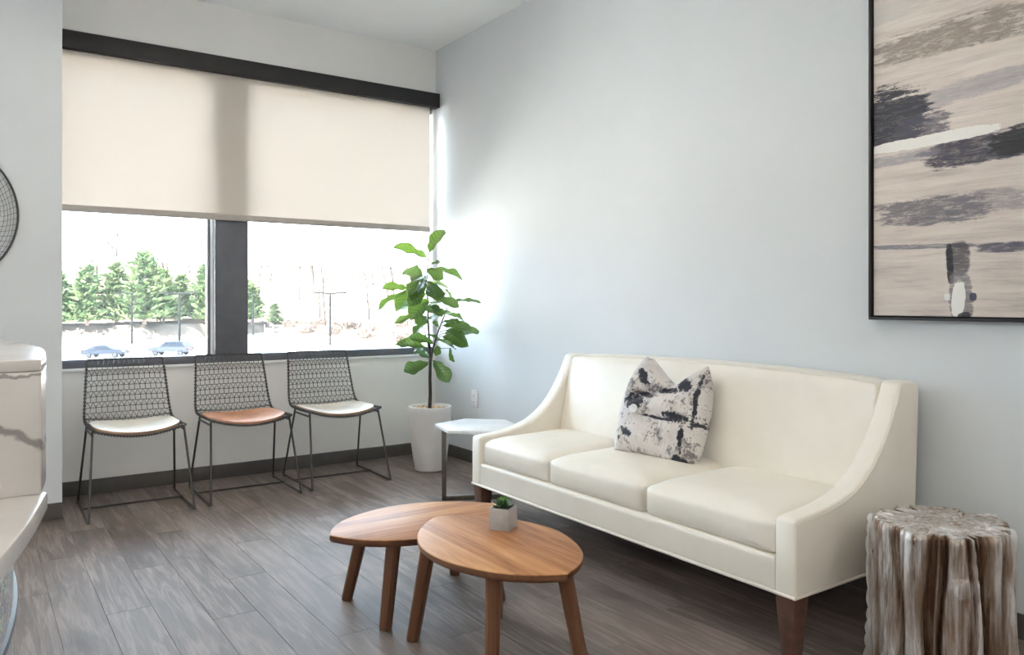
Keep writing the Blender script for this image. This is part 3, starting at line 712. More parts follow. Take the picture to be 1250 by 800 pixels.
# ================================================================== WIRE CHAIRS
def make_chair():
    t = thing('wire_chair', '', 'chair')
    path = [(.318,.786),(.302,.735),(.285,.68),(.268,.62),(.252,.56),(.236,.51),(.216,.474),(.185,.455),(.14,.449),(.08,.447),(0,.447),(-.08,.448),(-.15,.450),(-.205,.452)]
    cum = [0]
    for a, b in zip(path[:-1], path[1:]): cum.append(cum[-1]+math.hypot(a[0]-b[0], a[1]-b[1]))
    TL = cum[-1]
    def S(u, l):
        l = max(0, min(TL, l))
        for i in range(len(cum)-1):
            if l <= cum[i+1]+1e-9: break
        k = (l-cum[i])/(cum[i+1]-cum[i]); y = path[i][0]+(path[i+1][0]-path[i][0])*k; z = path[i][1]+(path[i+1][1]-path[i][1])*k
        f = l/TL
        w = .200+.024*min(1, l/.33) if l < .40 else .224-.004*(l-.40)/(TL-.40)
        seat = max(0, min(1, (l-.30)/.12))
        y += .022*(1-u*u)*(1-seat) ; z -= .040*(1-u*u)*seat
        return Vector((w*u, y, z))
    NC = 15; per = .0615; row_h = per/2
    def us(k): return -1+2*k/NC
    LB = .345                      # length of the back part
    def weave(l0, l1, r):
        mb = MB(); l = l0; kind = 0
        while l < l1-1e-6:
            e = min(l+row_h, l1)
            mb.tube([S(us(k), e) for k in range(NC+1)], r, 4, cap=False)
            if kind == 0:
                for k in range(NC):
                    m_ = (us(k)+us(k+1))/2
                    mb.tube([S(us(k), e), S(m_, l), S(us(k+1), e)], r, 4, cap=False)
            else:
                for k in range(1, NC): mb.tube([S(us(k), l), S(us(k), e)], r, 4, cap=False)
            l = e; kind ^= 1
        return mb
    weave(0, LB, .0022).build('back_mesh', 'dark_steel', t, smooth=True)['kind'] = 'stuff'
    weave(LB, TL, .0022).build('seat_mesh', 'dark_steel', t, smooth=True)['kind'] = 'stuff'
    # rim rods and the little coils that hold the weave to them
    rim = MB()
    NL = 40
    for sd in (-1, 1):
        rim.tube([S(sd, TL*i/NL) for i in range(NL+1)], .0048, 6)
    rim.tube([S(us(k), 0) for k in range(NC+1)], .0045, 6)
    rim.tube([S(-1+2*k/24, TL) for k in range(25)], .0050, 6)
    rim.build('rim_rod', 'dark_steel', t, smooth=True)
    co = MB()
    for sd in (-1, 1):
        l = row_h/2
        while l < TL:
            a, b = S(sd, l-.0035), S(sd, l+.0035); co.tube([a, b], .0085, 6); l += row_h/1.5
    for l in (0, TL):
        for k in range(NC*2 if l else NC):
            u0 = (us(k)+us(k+1))/2 if l == 0 else -1+(k+.5)/NC
            co.tube([S(u0-.011, l), S(u0+.011, l)], .0092, 6)
    co.build('coil', 'dark_steel', t, smooth=True)['kind'] = 'stuff'
    # legs
    for sx in (-1, 1):
        ft, rt = Vector((sx*.222, -.155, .428)), Vector((sx*.222, .105, .428))
        ff, rf = Vector((sx*.252, -.285, .008)), Vector((sx*.252, .245, .008))
        MB().tube([ft+Vector((0,0,.020)), ft.lerp(ff, .97), ff], [.0062]*3, 8).build('leg', 'dark_steel', t, smooth=True)
        MB().tube([rt+Vector((0,0,.020)), rt.lerp(rf, .97), rf], [.0062]*3, 8).build('leg', 'dark_steel', t, smooth=True)
        MB().tube([ff, rf], .0062, 8).build('runner', 'dark_steel', t, smooth=True)
        MB().tube([ft-Vector((0,0,.006)), rt-Vector((0,0,.006))], .0062, 8).build('seat_rail', 'dark_steel', t, smooth=True)
        for yy in (-.265, .225):
            MB().tube([(sx*.252, yy-.014, .005), (sx*.252, yy+.014, .005)], .0085, 8).build('glide', 'dark_steel', t, smooth=True)
    MB().tube([(-.252, .02, .012), (.252, .02, .012)], .0055, 8).build('stretcher', 'dark_steel', t, smooth=True)
    # seat pad
    n = 22; mb = MB(); la, lb = .372, TL-.012
    def pad(a, b, up):
        # squarish outline with rounded corners
        m_ = max(abs(a), abs(b), 1e-6); pw = max(1e-6, (abs(a)**5+abs(b)**5)**(1/5)); s_ = min(1, m_/pw)
        a2, b2 = a*s_, b*s_
        p = S(a2*.955, (la+lb)/2+b2*(lb-la)/2)
        e = max(0, 1-max(abs(a), abs(b))**6)
        return p+Vector((0, 0, .004+up*(.013+.011*e**.5)+.004*math.sin(4*a+2*b)*e*up))
    idx = {}
    for up in (1, 0):
        for j in range(n+1):
            for i in range(n+1):
                idx[(up,i,j)] = len(mb.v); mb.v.append(tuple(pad(i/n*2-1, j/n*2-1, up)))
    top = MB(); top.v = list(mb.v)
    for j in range(n):
        for i in range(n):
            top.f.append((idx[(1,i,j)], idx[(1,i,j+1)], idx[(1,i+1,j+1)], idx[(1,i+1,j)]))
    bot = MB(); bot.v = list(mb.v)
    ring = [(i,0) for i in range(n)]+[(n,j) for j in range(n)]+[(n-i,n) for i in range(n)]+[(0,n-j) for j in range(n)]
    for q in range(len(ring)):
        a, b = ring[q], ring[(q+1) % len(ring)]
        bot.f.append((idx[(1,)+a], idx[(1,)+b], idx[(0,)+b], idx[(0,)+a]))
    for j in range(n):
        for i in range(n): bot.f.append((idx[(0,i,j)], idx[(0,i+1,j)], idx[(0,i+1,j+1)], idx[(0,i,j+1)]))
    def clean(m_):
        bm = bmesh.new(); bm.from_mesh(m_); bmesh.ops.delete(bm, geom=[v for v in bm.verts if not v.link_faces], context='VERTS'); bmesh.ops.recalc_face_normals(bm, faces=bm.faces); bm.to_mesh(m_); bm.free(); return m_
    mt = clean(top.mesh('seat_pad', 'leather_pale', smooth=True, angle=80))
    bm = bmesh.new(); bm.from_mesh(mt)
    if sum(f.normal.z for f in bm.faces) < 0: bmesh.ops.reverse_faces(bm, faces=bm.faces); bm.to_mesh(mt)
    bm.free()
    c = link('seat_pad', mt, t)
    link('pad_edge', clean(bot.mesh('pad_edge', 'leather_edge', smooth=True, angle=50)), c)
    return t
ch = make_chair()
spots = [(-2.122, -.425, R(-.5), 'black wire mesh chair with a cream pad, nearest the stone desk'),
         (-1.529, -.405, R(-.5), 'black wire mesh chair with a tan leather pad, between two others'),
         (-.953, -.398, R(-.5), 'black wire mesh chair with a cream pad, beside the potted tree')]
for k, (x, y, a, lab) in enumerate(spots):
    o = ch if k == 0 else copy_tree(ch)
    o.location = (x, y, 0); o.rotation_euler = (0, 0, a); o['label'] = lab; o['group'] = 'wire chairs under the window'
    if k == 1:
        for c_ in o.children:
            if c_.name.startswith('seat_pad'):
                c_.data = c_.data.copy(); c_.data.materials[0] = M['leather_tan']; c_['label'] = 'tan leather seat pad'
                for d_ in c_.children: d_.data = d_.data.copy(); d_.data.materials[0] = M['leather_tan']

# ================================================================== FIDDLE LEAF IN POT
PO = Vector((-.344, -.538, 0))
RG, FW, UP = Vector((.822, -.569, 0)), Vector((.569, .822, 0)), Vector((0, 0, 1))
pot = thing('potted_fiddle_leaf', 'leafy fiddle leaf tree in a tall white dimpled pot in the corner', 'potted plant', PO)
pp = [(.088,0),(.098,.004),(.101,.012),(.108,.06),(.119,.14),(.129,.22),(.137,.30),(.1415,.36),(.143,.395),(.143,.418),(.140,.425),(.134,.425),(.131,.420),(.130,.395)]
def pot_r(z):
    for (r0,z0),(r1,z1) in zip(pp[:9], pp[1:10]):
        if z0 <= z <= z1: return r0+(r1-r0)*(z-z0)/(z1-z0)
    return .143
NPA, NPZ = 156, 88
zz_ = [0.0, .004] + [.012+(.395-.012)*j/NPZ for j in range(NPZ+1)]
mb = MB()
for j, z in enumerate(zz_):
    for i in range(NPA):
        r = .088 if j == 0 else pot_r(z)
        if .045 < z < .335: r += .0055*max(0, math.sin(2*PI*z/.0133))*max(0, math.sin(2*PI*(i+.0)/NPA*39+(PI if int(z/.0133) % 2 else 0)))**.5 - .0006
        mb.v.append((r*math.cos(2*PI*i/NPA), r*math.sin(2*PI*i/NPA), z))
for r, z in pp[9:]:
    for i in range(NPA): mb.v.append((r*math.cos(2*PI*i/NPA), r*math.sin(2*PI*i/NPA), z))
nr_ = len(zz_)+len(pp[9:])
for j in range(nr_-1):
    for i in range(NPA): mb.f.append((j*NPA+i, j*NPA+(i+1) % NPA, (j+1)*NPA+(i+1) % NPA, (j+1)*NPA+i))
mb.f.append(tuple(range(NPA))[::-1])
mb.build('pot', 'pot', pot, smooth=True, angle=50)
MB().lathe([(.0001,.402),(.131,.400)], 32, capb=False, capt=False).build('soil', 'soil', pot)
mb = MB(); rr = random.Random(3)
for k in range(260):
    a = rr.uniform(0, 2*PI); q = .126*math.sqrt(rr.random()); s_ = rr.uniform(.006, .011)
    c0 = Vector((q*math.cos(a), q*math.sin(a), .403+rr.uniform(0,.004)))
    vs_ = [c0+Vector((s_*rr.uniform(.8,1.2)*math.cos(b), s_*rr.uniform(.8,1.2)*math.sin(b), 0)) for b in (0,1.05,2.1,3.14,4.2,5.24)]
    vs_ += [c0+Vector((0,0,s_*.8)), c0-Vector((0,0,s_*.6))]
    mb.add(vs_, [(i,(i+1) % 6,6) for i in range(6)]+[((i+1) % 6,i,7) for i in range(6)])
pb = mb.build('pebbles', 'pebble', pot, smooth=True); pb['kind'] = 'stuff'
def L3(r, z, f=0): return RG*r + UP*z + FW*f
MB().tube([L3(-.002,.40), L3(.002,.50,.004), L3(0,.60), L3(.002,.725,-.002), L3(-.004,.83,0), L3(-.012,.95,.008), L3(-.016,1.10,.0), L3(-.020,1.25,-.006), L3(-.018,1.36,0), L3(-.008,1.445,0)],
          [.0125,.0115,.0105,.0100,.0075,.0065,.0055,.0045,.0035,.002], 8).build('trunk', 'stem', pot, smooth=True)
MB().tube([L3(.002,.715), L3(.022,.80,-.03), L3(.050,.90,-.05), L3(.090,1.0,-.06), L3(.122,1.085,-.06)], [.0085,.0065,.005,.004,.0025], 8).build('branch', 'stem', pot, smooth=True)
MB().tube([L3(-.004,.80), L3(-.022,.88,-.03), L3(-.040,.96,-.05), L3(-.065,1.06,-.06)], [.0060,.0045,.0035,.002], 8).build('branch', 'stem', pot, smooth=True)
def leaf_mesh(seed):
    rr = random.Random(seed); n, m = 14, 8; mb = MB()
    w_ = [.05,.16,.25,.31,.34,.36,.39,.44,.49,.53,.54,.50,.40,.24,.03]
    droop = rr.uniform(.10,.30); fold = rr.uniform(.18,.40); ph = rr.uniform(0, 6)
    for i in range(n+1):
        x = i/n
        for j in range(m+1):
            s_ = j/m*2-1; y = s_*w_[i]*.62
            z = -droop*x*x + fold*abs(s_)**1.3*w_[i]*.62 + .030*math.sin(x*17+ph+(2 if s_ > 0 else 0))*abs(s_)**2
            z -= .012*abs(math.sin((x-abs(s_)*.12)*22))*(abs(s_) > .05)*(1-abs(s_)*.5)
            mb.v.append((x, y, z))
    for i in range(n):
        for j in range(m):
            a = i*(m+1)+j; mb.f.append((a, a+m+1, a+m+2, a+1))
    return mb.mesh('leaf', 'leaf', smooth=True, angle=120)
lm = [leaf_mesh(s_) for s_ in range(5)]
# base (right, up, depth), tip (right, up, depth), width factor, roll
leaves = [
 (-.002,1.450,0, .057,1.600,.03, .92, .9), (-.014,1.409,0, -.197,1.488,-.06, .70, -1.15), (0,1.335,0, .191,1.321,-.05, .62, -.9), (-.005,1.365,0, .057,1.384,-.06, .75, -.5),
 (-.052,1.286,-.03, -.160,1.345,.05, 1.1, .8), (-.060,1.292,-.04, -.105,1.205,-.16, .8, .3), (-.140,1.204,-.06, -.279,1.220,-.10, .82, .35), (-.150,1.177,-.06, -.312,1.116,-.13, .62, .5),
 (-.010,1.302,-.03, -.085,1.270,-.15, .9, .2), (-.027,1.267,-.03, -.090,1.155,-.15, .80, .6), (0,1.242,0, .107,1.242,.10, .60, -.6), (0,1.232,-.02, .062,1.150,-.16, .95, -.4),
 (-.062,1.231,-.04, -.208,1.111,-.12, .64, .5), (.035,1.151,-.04, .178,1.105,-.10, .62, -.4), (.158,1.124,-.06, .320,1.133,-.02, .60, -.5), (.100,1.204,-.02, .153,1.144,.03, .60, -.8),
 (-.055,1.105,-.06, -.190,1.090,-.02, .85, .75), (-.010,1.133,-.04, -.092,1.050,-.16, .9, .4), (-.045,1.072,-.05, .062,1.070,-.13, .7, -.1), (-.060,1.045,-.05, -.205,.996,-.10, .42, .2),
 (-.035,1.030,-.06, -.045,.985,-.15, 1.1, 0), (-.010,1.002,-.02, .072,1.035,-.10, .8, .1), (.128,1.032,-.06, .227,1.018,.02, .60, -.6), (.088,.963,-.05, .258,.957,-.08, .62, -.45),
 (.100,.908,-.05, .302,.941,.06, .62, -.2), (.090,.892,-.05, .233,.859,-.12, .74, -.45), (.052,.868,-.04, .160,.818,.06, .70, .2), (.137,.811,0, .142,.718,.02, .55, .9),
 (.028,.728,-.01, .122,.618,-.09, .78, -.35), (-.010,.712,-.01, -.138,.678,-.09, .88, .45), (-.022,.811,-.02, -.198,.860,-.04, .58, .55), (-.010,.745,-.01, -.100,.803,.07, .70, .6),
 (.022,.843,-.03, -.093,.900,-.10, .68, .6), (-.070,.970,-.05, -.115,.958,-.01, 1.1, .7), (.050,.876,-.05, .002,.917,-.14, .95, .3), (.060,.826,-.03, .055,.783,-.09, .9, .5), (.060,.950,-.05, .027,.990,-.01, .7, .4),
 (-.030,1.190,.02, -.090,1.215,.12, .9, .4), (.030,1.020,.02, .120,1.060,.13, .8, -.5), (0,1.09,.02, .05,1.13,.12, .9, -.4),
 (-.02,1.30,-.02, -.075,1.215,-.12, .8, 0), (-.015,1.255,-.03, .050,1.19,-.15, .8, 0), (-.03,1.18,-.04, -.10,1.13,-.16, .8, 0), (.01,1.10,-.05, .085,1.045,-.15, .75, 0),
 (-.02,1.34,.01, .075,1.285,-.08, .7, 0), (-.01,.99,-.04, -.085,.94,-.13, .8, 0), (.09,.985,-.05, .19,.99,-.12, .6, 0), (.11,.93,-.05, .225,.905,-.13, .65, 0)]
for k, (br, bz, bf, tr_, tz, tf, wf_, roll) in enumerate(leaves):
    b = L3(br, bz, bf); t_ = L3(tr_, tz, tf); d = t_-b; ln = d.length
    rl = random.Random(k*7+1)
    xax = d.normalized()
    want = UP*.62-FW*.75+RG*rl.uniform(-.5,.5)+UP*rl.uniform(-.15,.35)     # faces tip out towards the room
    if k in (0, 2, 7, 14): want = UP*.9-FW*.3
    zax = want-xax*want.dot(xax); zax.normalize()
    yax = zax.cross(xax)
    rot = Matrix((xax, yax, zax)).transposed().to_4x4()
    o = link('leaf', lm[k % 5], pot)
    o.matrix_local = Matrix.Translation(b) @ rot @ Matrix.Diagonal((ln*1.14, ln*wf_*1.22, ln*1.0, 1))
    # short petiole back to the nearest stem
    st_ = min([L3(-.016,bz,0), L3(.0+max(0,(bz-.715))*.33,bz,-.05) if bz < 1.09 else L3(-.016,bz,0)], key=lambda q: (q-b).length)
    q0 = st_-UP*.012
    if (q0-b).length < .20: MB().tube([q0, q0.lerp(b, .6)+UP*.004, b+d*.03], [.0024,.002,.0018], 5).build('petiole', 'stem', pot, smooth=True)

# ================================================================== HEXAGON SIDE TABLE
HX = Vector((-.497, -1.38, 0))
st = thing('side_table', 'small side table with a hexagonal white marble top beside the sofa', 'side table', HX)
hexp = [(.25*math.cos(R(17+60*k)), .25*math.sin(R(17+60*k))) for k in range(6)]
MB().prism(hexp, .402, .421).build('marble_top', 'marble_white', st, bevel=.003)
ang = R(153.); dx, dy = math.cos(ang), math.sin(ang)
fr = MB()
def bar(p, q, w=.013, th_=.0125):
    p, q = Vector(p), Vector(q); d = (q-p).normalized()
    nrm = Vector((dx, dy, 0)) if abs(d.z) > .5 else Vector((0,0,1))
    sd = Vector((-dy, dx, 0))
    c = [p+sd*w+nrm*th_, p-sd*w+nrm*th_, p-sd*w-nrm*th_, p+sd*w-nrm*th_]; e = [x_+(q-p) for x_ in c]
    return MB().add(c+e, [(0,1,2,3),(7,6,5,4),(0,4,5,1),(1,5,6,2),(2,6,7,3),(3,7,4,0)])
r_ = .192
bar((dx*r_,dy*r_,0),(dx*r_,dy*r_,.402)).build('leg', 'steel_frame', st, bevel=.001)
bar((-dx*r_,-dy*r_,0),(-dx*r_,-dy*r_,.402)).build('leg', 'steel_frame', st, bevel=.001)
bar((dx*r_,dy*r_,.0125),(-dx*r_,-dy*r_,.0125)).build('foot_bar', 'steel_frame', st, bevel=.001)
bar((dx*r_,dy*r_,.3895),(-dx*r_,-dy*r_,.3895)).build('top_bar', 'steel_frame', st, bevel=.001)

# ================================================================== SILVER STUMP
def stump():
    NA, NZ, Hs = 360, 60, .455
    rr = random.Random(11)
    ridges = [(rr.uniform(0, 2*PI), rr.uniform(.05, .12), rr.uniform(-.038, .026), rr.uniform(-.10,.10)) for _ in range(22)] + [(rr.uniform(0, 2*PI), rr.uniform(.012, .032), rr.choice((-1,-1,1))*rr.uniform(.012, .032), rr.uniform(-.12,.12)) for _ in range(46)]
    def rad(a, z):
        r0 = .186*(1+.05*math.cos(2*a+.6)+.035*math.cos(3*a+2.0)); k = 0
        for (c, w, amp, tw) in ridges:
            d = (a-c-tw*z*2.0-.05*math.sin(z*9+c*5)+PI) % (2*PI)-PI
            k += amp*math.exp(-(d/w)**2)
        k += .012*mnoise.noise(Vector((math.cos(a)*9, math.sin(a)*9, z*3)))+.006*mnoise.noise(Vector((math.cos(a)*34, math.sin(a)*34, z*6)))
        flare = .010*math.exp(-z*9)
        return r0+k*.8+flare, k
    mb = MB(); gro = []
    # knots
    knots = [(R(203), .315, .0045, .038)]
    for j in range(NZ+1):
        z = Hs*j/NZ
        for i in range(NA):
            a = 2*PI*i/NA; r, k = rad(a, z)
            for (ka, kz, kh, kw) in knots:
                d2 = (((a-ka+PI) % (2*PI)-PI)*.19/kw)**2+((z-kz)/(kw*1.0))**2
                r += kh*(1 if d2 < .35 else max(0, 1-(d2-.35)/.4))*(d2 < .75); k += .012*(d2 < .5)
            e = 1-max(0, (j-(NZ-2))/2)*.030
            mb.v.append((r*e*math.cos(a), r*e*math.sin(a), z+ (.005*mnoise.noise(Vector((a*3,1,0))) if j > NZ-2 else 0))); gro.append(k)
    for j in range(NZ):
        for i in range(NA): mb.f.append((j*NA+i, j*NA+(i+1) % NA, (j+1)*NA+(i+1) % NA, (j+1)*NA+i))
    prev = NZ*NA
    NR = 12
    for q in range(1, NR):
        f = 1-q/NR; o0 = len(mb.v)
        for i in range(NA):
            vx = mb.v[NZ*NA+i]; a = 2*PI*i/NA
            crack = 0
            for ca in (R(75), R(250), R(330), R(160)):
                d = ((a-ca-.25*f+PI) % (2*PI)-PI)*f*.19
                crack += -.012*math.exp(-(d/.004)**2)*f + .005*math.exp(-((d-.009)/.006)**2)*f
            mb.v.append((vx[0]*f, vx[1]*f, Hs+.004*mnoise.noise(Vector((vx[0]*f*12, vx[1]*f*12, 3)))+crack)); gro.append(.016)
        for i in range(NA): mb.f.append((prev+i, prev+(i+1) % NA, o0+(i+1) % NA, o0+i))
        prev = o0
    c = len(mb.v); mb.v.append((0,0,Hs)); gro.append(.016)
    for i in range(NA): mb.f.append((prev+i, prev+(i+1) % NA, c))
    mb.f.append(tuple(range(NA))[::-1])
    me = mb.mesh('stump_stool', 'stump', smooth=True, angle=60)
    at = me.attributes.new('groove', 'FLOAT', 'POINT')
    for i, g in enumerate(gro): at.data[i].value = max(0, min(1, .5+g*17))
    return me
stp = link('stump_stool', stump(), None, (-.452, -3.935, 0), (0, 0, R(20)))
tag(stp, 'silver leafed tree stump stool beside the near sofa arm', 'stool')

# ================================================================== PAINTING
PY0, PW_, PZ0, PH_ = -3.456, 1.22, 1.050, 1.56
pa = thing('framed_painting', 'large abstract beige and navy painting in a thin dark frame', 'painting', (0, PY0, PZ0), -PI/2)
# local x = along the wall to the right (world -y), local y = out of... wall lies at local y = 0, the room at local y < 0
w_ = .010; g_ = .006; dp = .045
MB().box(0,PW_,-dp,0,0,w_).build('frame_side', 'valance', pa, bevel=.001)
MB().box(0,PW_,-dp,0,PH_-w_,PH_).build('frame_side', 'valance', pa, bevel=.001)
MB().box(0,w_,-dp,0,w_,PH_-w_).build('frame_side', 'valance', pa, bevel=.001)
MB().box(PW_-w_,PW_,-dp,0,w_,PH_-w_).build('frame_side', 'valance', pa, bevel=.001)
MB().box(w_,PW_-w_,-.010,-.001,w_,PH_-w_).build('frame_back', 'valance', pa)
MB().box(w_+g_,PW_-w_-g_,-.036,-.010,w_+g_,PH_-w_-g_).build('canvas', 'painting', pa, bevel=.002)

# wall plate
ol = thing('wall_outlet', 'small white electrical outlet plate low on the wall', 'outlet', (0, -.552, .449))
MB().box(-.007,0,-.037,.037,-.060,.060).build('plate', 'white_plastic', ol, bevel=.002)
for dz in (-.022, .022):
    s_ = MB().box(-.009,-.006,-.017,.017,dz-.015,dz+.015).build('socket', 'white_plastic', ol, bevel=.002)
    for dy_ in (-.006, .006): MB().box(-.0095,-.0088,dy_-.0012,dy_+.0012,dz-.004,dz+.006).build('slot', 'slot', s_)

# ================================================================== WIRE WALL DISC
wd = thing('wire_wall_disc', 'round dark wire mesh disc hanging on the wall beside the window', 'wall decor', (-3.035, PY, 1.55))
Rw = .368
def dome(r): return -.012-.055*(1-(r/Rw)**2)
NRr = 24
mb = MB()
for k in range(1, NRr):
    r = Rw*k/NRr
    mb.tube([(r*math.cos(a*PI/24)*(1+.01*math.sin(a*.8+k)), dome(r), r*math.sin(a*PI/24)) for a in range(48)], .0013, 4, closed=True)
for k in range(76):
    a = 2*PI*k/76
    mb.tube([(Rw*q/6*math.cos(a+.12*math.sin(q)), dome(Rw*q/6), Rw*q/6*math.sin(a+.12*math.sin(q))) for q in range(1 if k % 4 == 0 else 2 if k % 2 == 0 else 3, 7)], .0013, 4)
mb.build('wire_mesh', 'dark_steel', wd, smooth=True)
MB().tube([(Rw*math.cos(a*PI/36), -.012, Rw*math.sin(a*PI/36)) for a in range(72)], .0050, 6, closed=True).build('rim', 'dark_steel', wd, smooth=True)
MB().box(-.02,.02,-.075,0,-.02,.02).build('wall_bracket', 'dark_steel', wd)

# ================================================================== RECEPTION DESK
def smooth_poly(pts, n=5):
    out = []; m = len(pts)
    P_ = [Vector(p) for p in pts]
    for i in range(m-1):
        p0 = P_[max(0,i-1)]; p1 = P_[i]; p2 = P_[i+1]; p3 = P_[min(m-1,i+2)]
        for k in range(n):
            t = k/n; out.append(.5*((2*p1)+(p2-p0)*t+(2*p0-5*p1+4*p2-p3)*t*t+(3*p1-p0-3*p2+p3)*t**3))
    out.append(P_[-1]); return [(p.x, p.y) for p in out]
DX = Vector((-3.3, -3.7, 0))
desk = thing('reception_desk', 'curved grey marble reception desk with a lower counter at the left edge', 'desk', DX)
def rel(pts): return [(x-DX.x, y-DX.y) for x, y in pts]
up_arc = smooth_poly([(-2.783,-3.917),(-2.770,-3.81),(-2.762,-3.60),(-2.785,-3.38),(-2.845,-3.18),(-2.96,-3.03),(-3.12,-2.94),(-3.35,-2.91)])
up = rel(up_arc + [(-3.85,-2.91),(-3.85,-3.917)])
MB().prism(up, .860, 1.024).build('raised_ledge', 'marble', desk, bevel=.002)
upc = [(x*1.008, y*1.006) for x, y in up]
MB().prism(up, 1.0245, 1.040).build('ledge_cap', 'marble', desk, bevel=.0025)
lo_arc = smooth_poly([(-3.45,-4.62),(-3.20,-4.61),(-3.05,-4.555),(-2.935,-4.44),(-2.865,-4.30),(-2.826,-4.16),(-2.797,-4.03),(-2.774,-3.90)])
MB().prism(rel([(-3.85,-4.62)]+lo_arc+[(-3.85,-3.90)]), .834, .860).build('lower_counter', 'marble', desk, bevel=.004)
bs_arc = smooth_poly([(-3.45,-4.56),(-3.20,-4.55),(-3.08,-4.50),(-2.98,-4.40),(-2.915,-4.28),(-2.878,-4.15),(-2.848,-4.02),(-2.822,-3.88),(-2.806,-3.70),(-2.812,-3.50),(-2.85,-3.30),(-2.92,-3.14),(-3.05,-3.02),(-3.35,-2.97)])
def wall_band(arc, z0, z1, name, mat, grow=0):
    c = Vector((-3.4, -3.75)); pts = []
    for x, y in arc:
        d = (Vector((x,y))-c); pts.append(tuple(Vector((x,y))+d.normalized()*grow))
    return MB().prism(rel([(-3.85,pts[0][1])]+pts+[(-3.85,pts[-1][1])]), z0, z1).build(name, mat, desk, bevel=.002)
wall_band(bs_arc, .02, .834, 'mosaic_front', 'mosaic')
wall_band(bs_arc, .655, .668, 'metal_band', 'black_alu', .006)
wall_band(bs_arc, .0, .10, 'kick_plate', 'steel_frame', .006)

# ================================================================== OUTSIDE
GZ = -5.0
gr = MB().box(-160, 320, .4, 420, GZ-.5, GZ).build('parking_lot', 'asphalt'); struct(gr)
# bank and wooded slope behind the lot
bank_base = [(-120,150,-.1,1),(-60,147,0,1),(-20,143,.1,1),(7,138,.2,.98),(14,135,.25,.97),(19,132,.25,.97),(28,133,.2,.98),(36,141,.25,.97),(44,150,.6,.8),(49,143,.85,.53),(50,125,.95,.3),(50.5,100,.97,.25),(54,86,.95,.3),(70,62,.9,.44),(120,30,.85,.53)]
rows = [(0,-5.0),(4,-2.7),(9,-2.4),(30,-1.0),(70,6.0),(130,14.0)]
mb = MB(); nb = len(bank_base)
sub = []
for i in range(nb-1):
    for k in range(4):
        t_ = k/4; sub.append(tuple(bank_base[i][q]*(1-t_)+bank_base[i+1][q]*t_ for q in range(4)))
sub.append(bank_base[-1])
def slope_point(bx, by, nx_, ny_, d):
    low = max(.35, min(1.0, 1-(bx-34)/14*.65)); z = -5.0
    for (d0,z0),(d1,z1) in zip(rows[:-1], rows[1:]):
        if d0 <= d <= d1: z = z0+(z1-z0)*(d-d0)/(d1-d0)
    if d <= 30: z = -5+(z+5)*(low+(1-low)*max(0, d-9)/21)
    ln = math.hypot(nx_, ny_)
    return Vector((bx+nx_/ln*d, by+ny_/ln*d, z-(.05 if d == 0 else 0)))
for (d, z) in rows:
    for q in sub: mb.v.append(tuple(slope_point(*q, d)))
for j in range(len(rows)-1):
    for i in range(len(sub)-1):
        a = j*len(sub)+i; mb.f.append((a, a+1, a+len(sub)+1, a+len(sub)))
struct(mb.build('grass_bank', 'grass_bank', smooth=True))

def pine_mesh(seed, Hh):
    rr = random.Random(seed); mb = MB()
    nl = 26
    for i in range(nl):
        f = i/(nl-1); z = Hh*(.06+.92*f); rad = Hh*.25*(1-f)**.6*rr.uniform(.75,1.15)+.3
        nbn = int(13-6*f)
        for k in range(nbn):
            a = rr.uniform(0, 2*PI); L = rad*rr.uniform(.7,1.15); up_ = rr.uniform(.05,.45)
            b0 = Vector((0,0,z)); d = Vector((math.cos(a), math.sin(a), up_)).normalized()
            for q in range(7):
                c0 = b0+d*L*(.22+.13*q)+Vector((rr.uniform(-.25,.25), rr.uniform(-.25,.25), rr.uniform(-.2,.2)))
                s_ = rr.uniform(.34,.70)*(1-.25*f)
                e1 = (d+Vector((rr.uniform(-.9,.9), rr.uniform(-.9,.9), rr.uniform(-.2,1.0)))).normalized()*s_*1.2
                e2 = e1.cross(Vector((rr.uniform(-1,1), rr.uniform(-1,1), rr.uniform(-1,1)))).normalized()*s_*.42
                e3 = e1.cross(e2).normalized()*s_*.30
                mb.add([c0-e1*.5, c0+e2, c0-e2+e3, c0-e3, c0+e1], [(0,1,2),(0,2,3),(0,3,1),(4,2,1),(4,3,2),(4,1,3)])
    return mb.mesh('foliage', 'pine')
pm = [pine_mesh(21, 10.), pine_mesh(22, 10.), pine_mesh(23, 10.)]
ptk = MB().tube([(0,0,-1.2),(.05,0,3),(0,.05,9.6)], [.24,.18,.04], 6).mesh('trunk', 'bark_pine', smooth=True)
pines = [(-3.5,145,-2.4,.84,1),(.5,144,-2.4,.88,2),(4.5,143,-2.4,.86,0),(8.8,142,-2.5,.84,1),(12.8,140,-2.4,.94,2),(17.2,141,-2.4,.98,0),(20.9,137,-2.3,1.16,1),(24.6,141,-2.4,.90,2),(28.6,146,-2.0,.80,1),(31.6,141,-2.6,1.02,0),(35.4,143,-2.7,1.10,1),(39.2,147,-2.6,.92,2),(43.0,152,-2.6,.72,0)]
for k, (x, y, z, s_, mi) in enumerate(pines):
    t = thing('pine_tree', {6: 'tallest green pine on the bank, behind the parking lot lamp posts', 12: 'short green pine showing just right of the dark window mullion'}.get(k, 'bushy green pine on the bank across the parking lot'), 'tree', (x, y, z), k*1.7, 'green pines on the bank'); t.scale = (s_*1.36, s_*1.36, s_*1.02)
    link('foliage', pm[mi], t); link('trunk', ptk, t)
sb = thing('evergreen_shrub', 'low green shrub at the wood edge right of the mullion', 'shrub', (49.5, 158, -4.2), .4); sb.scale = (.75,.75,.50)
link('foliage', pm[1], sb)

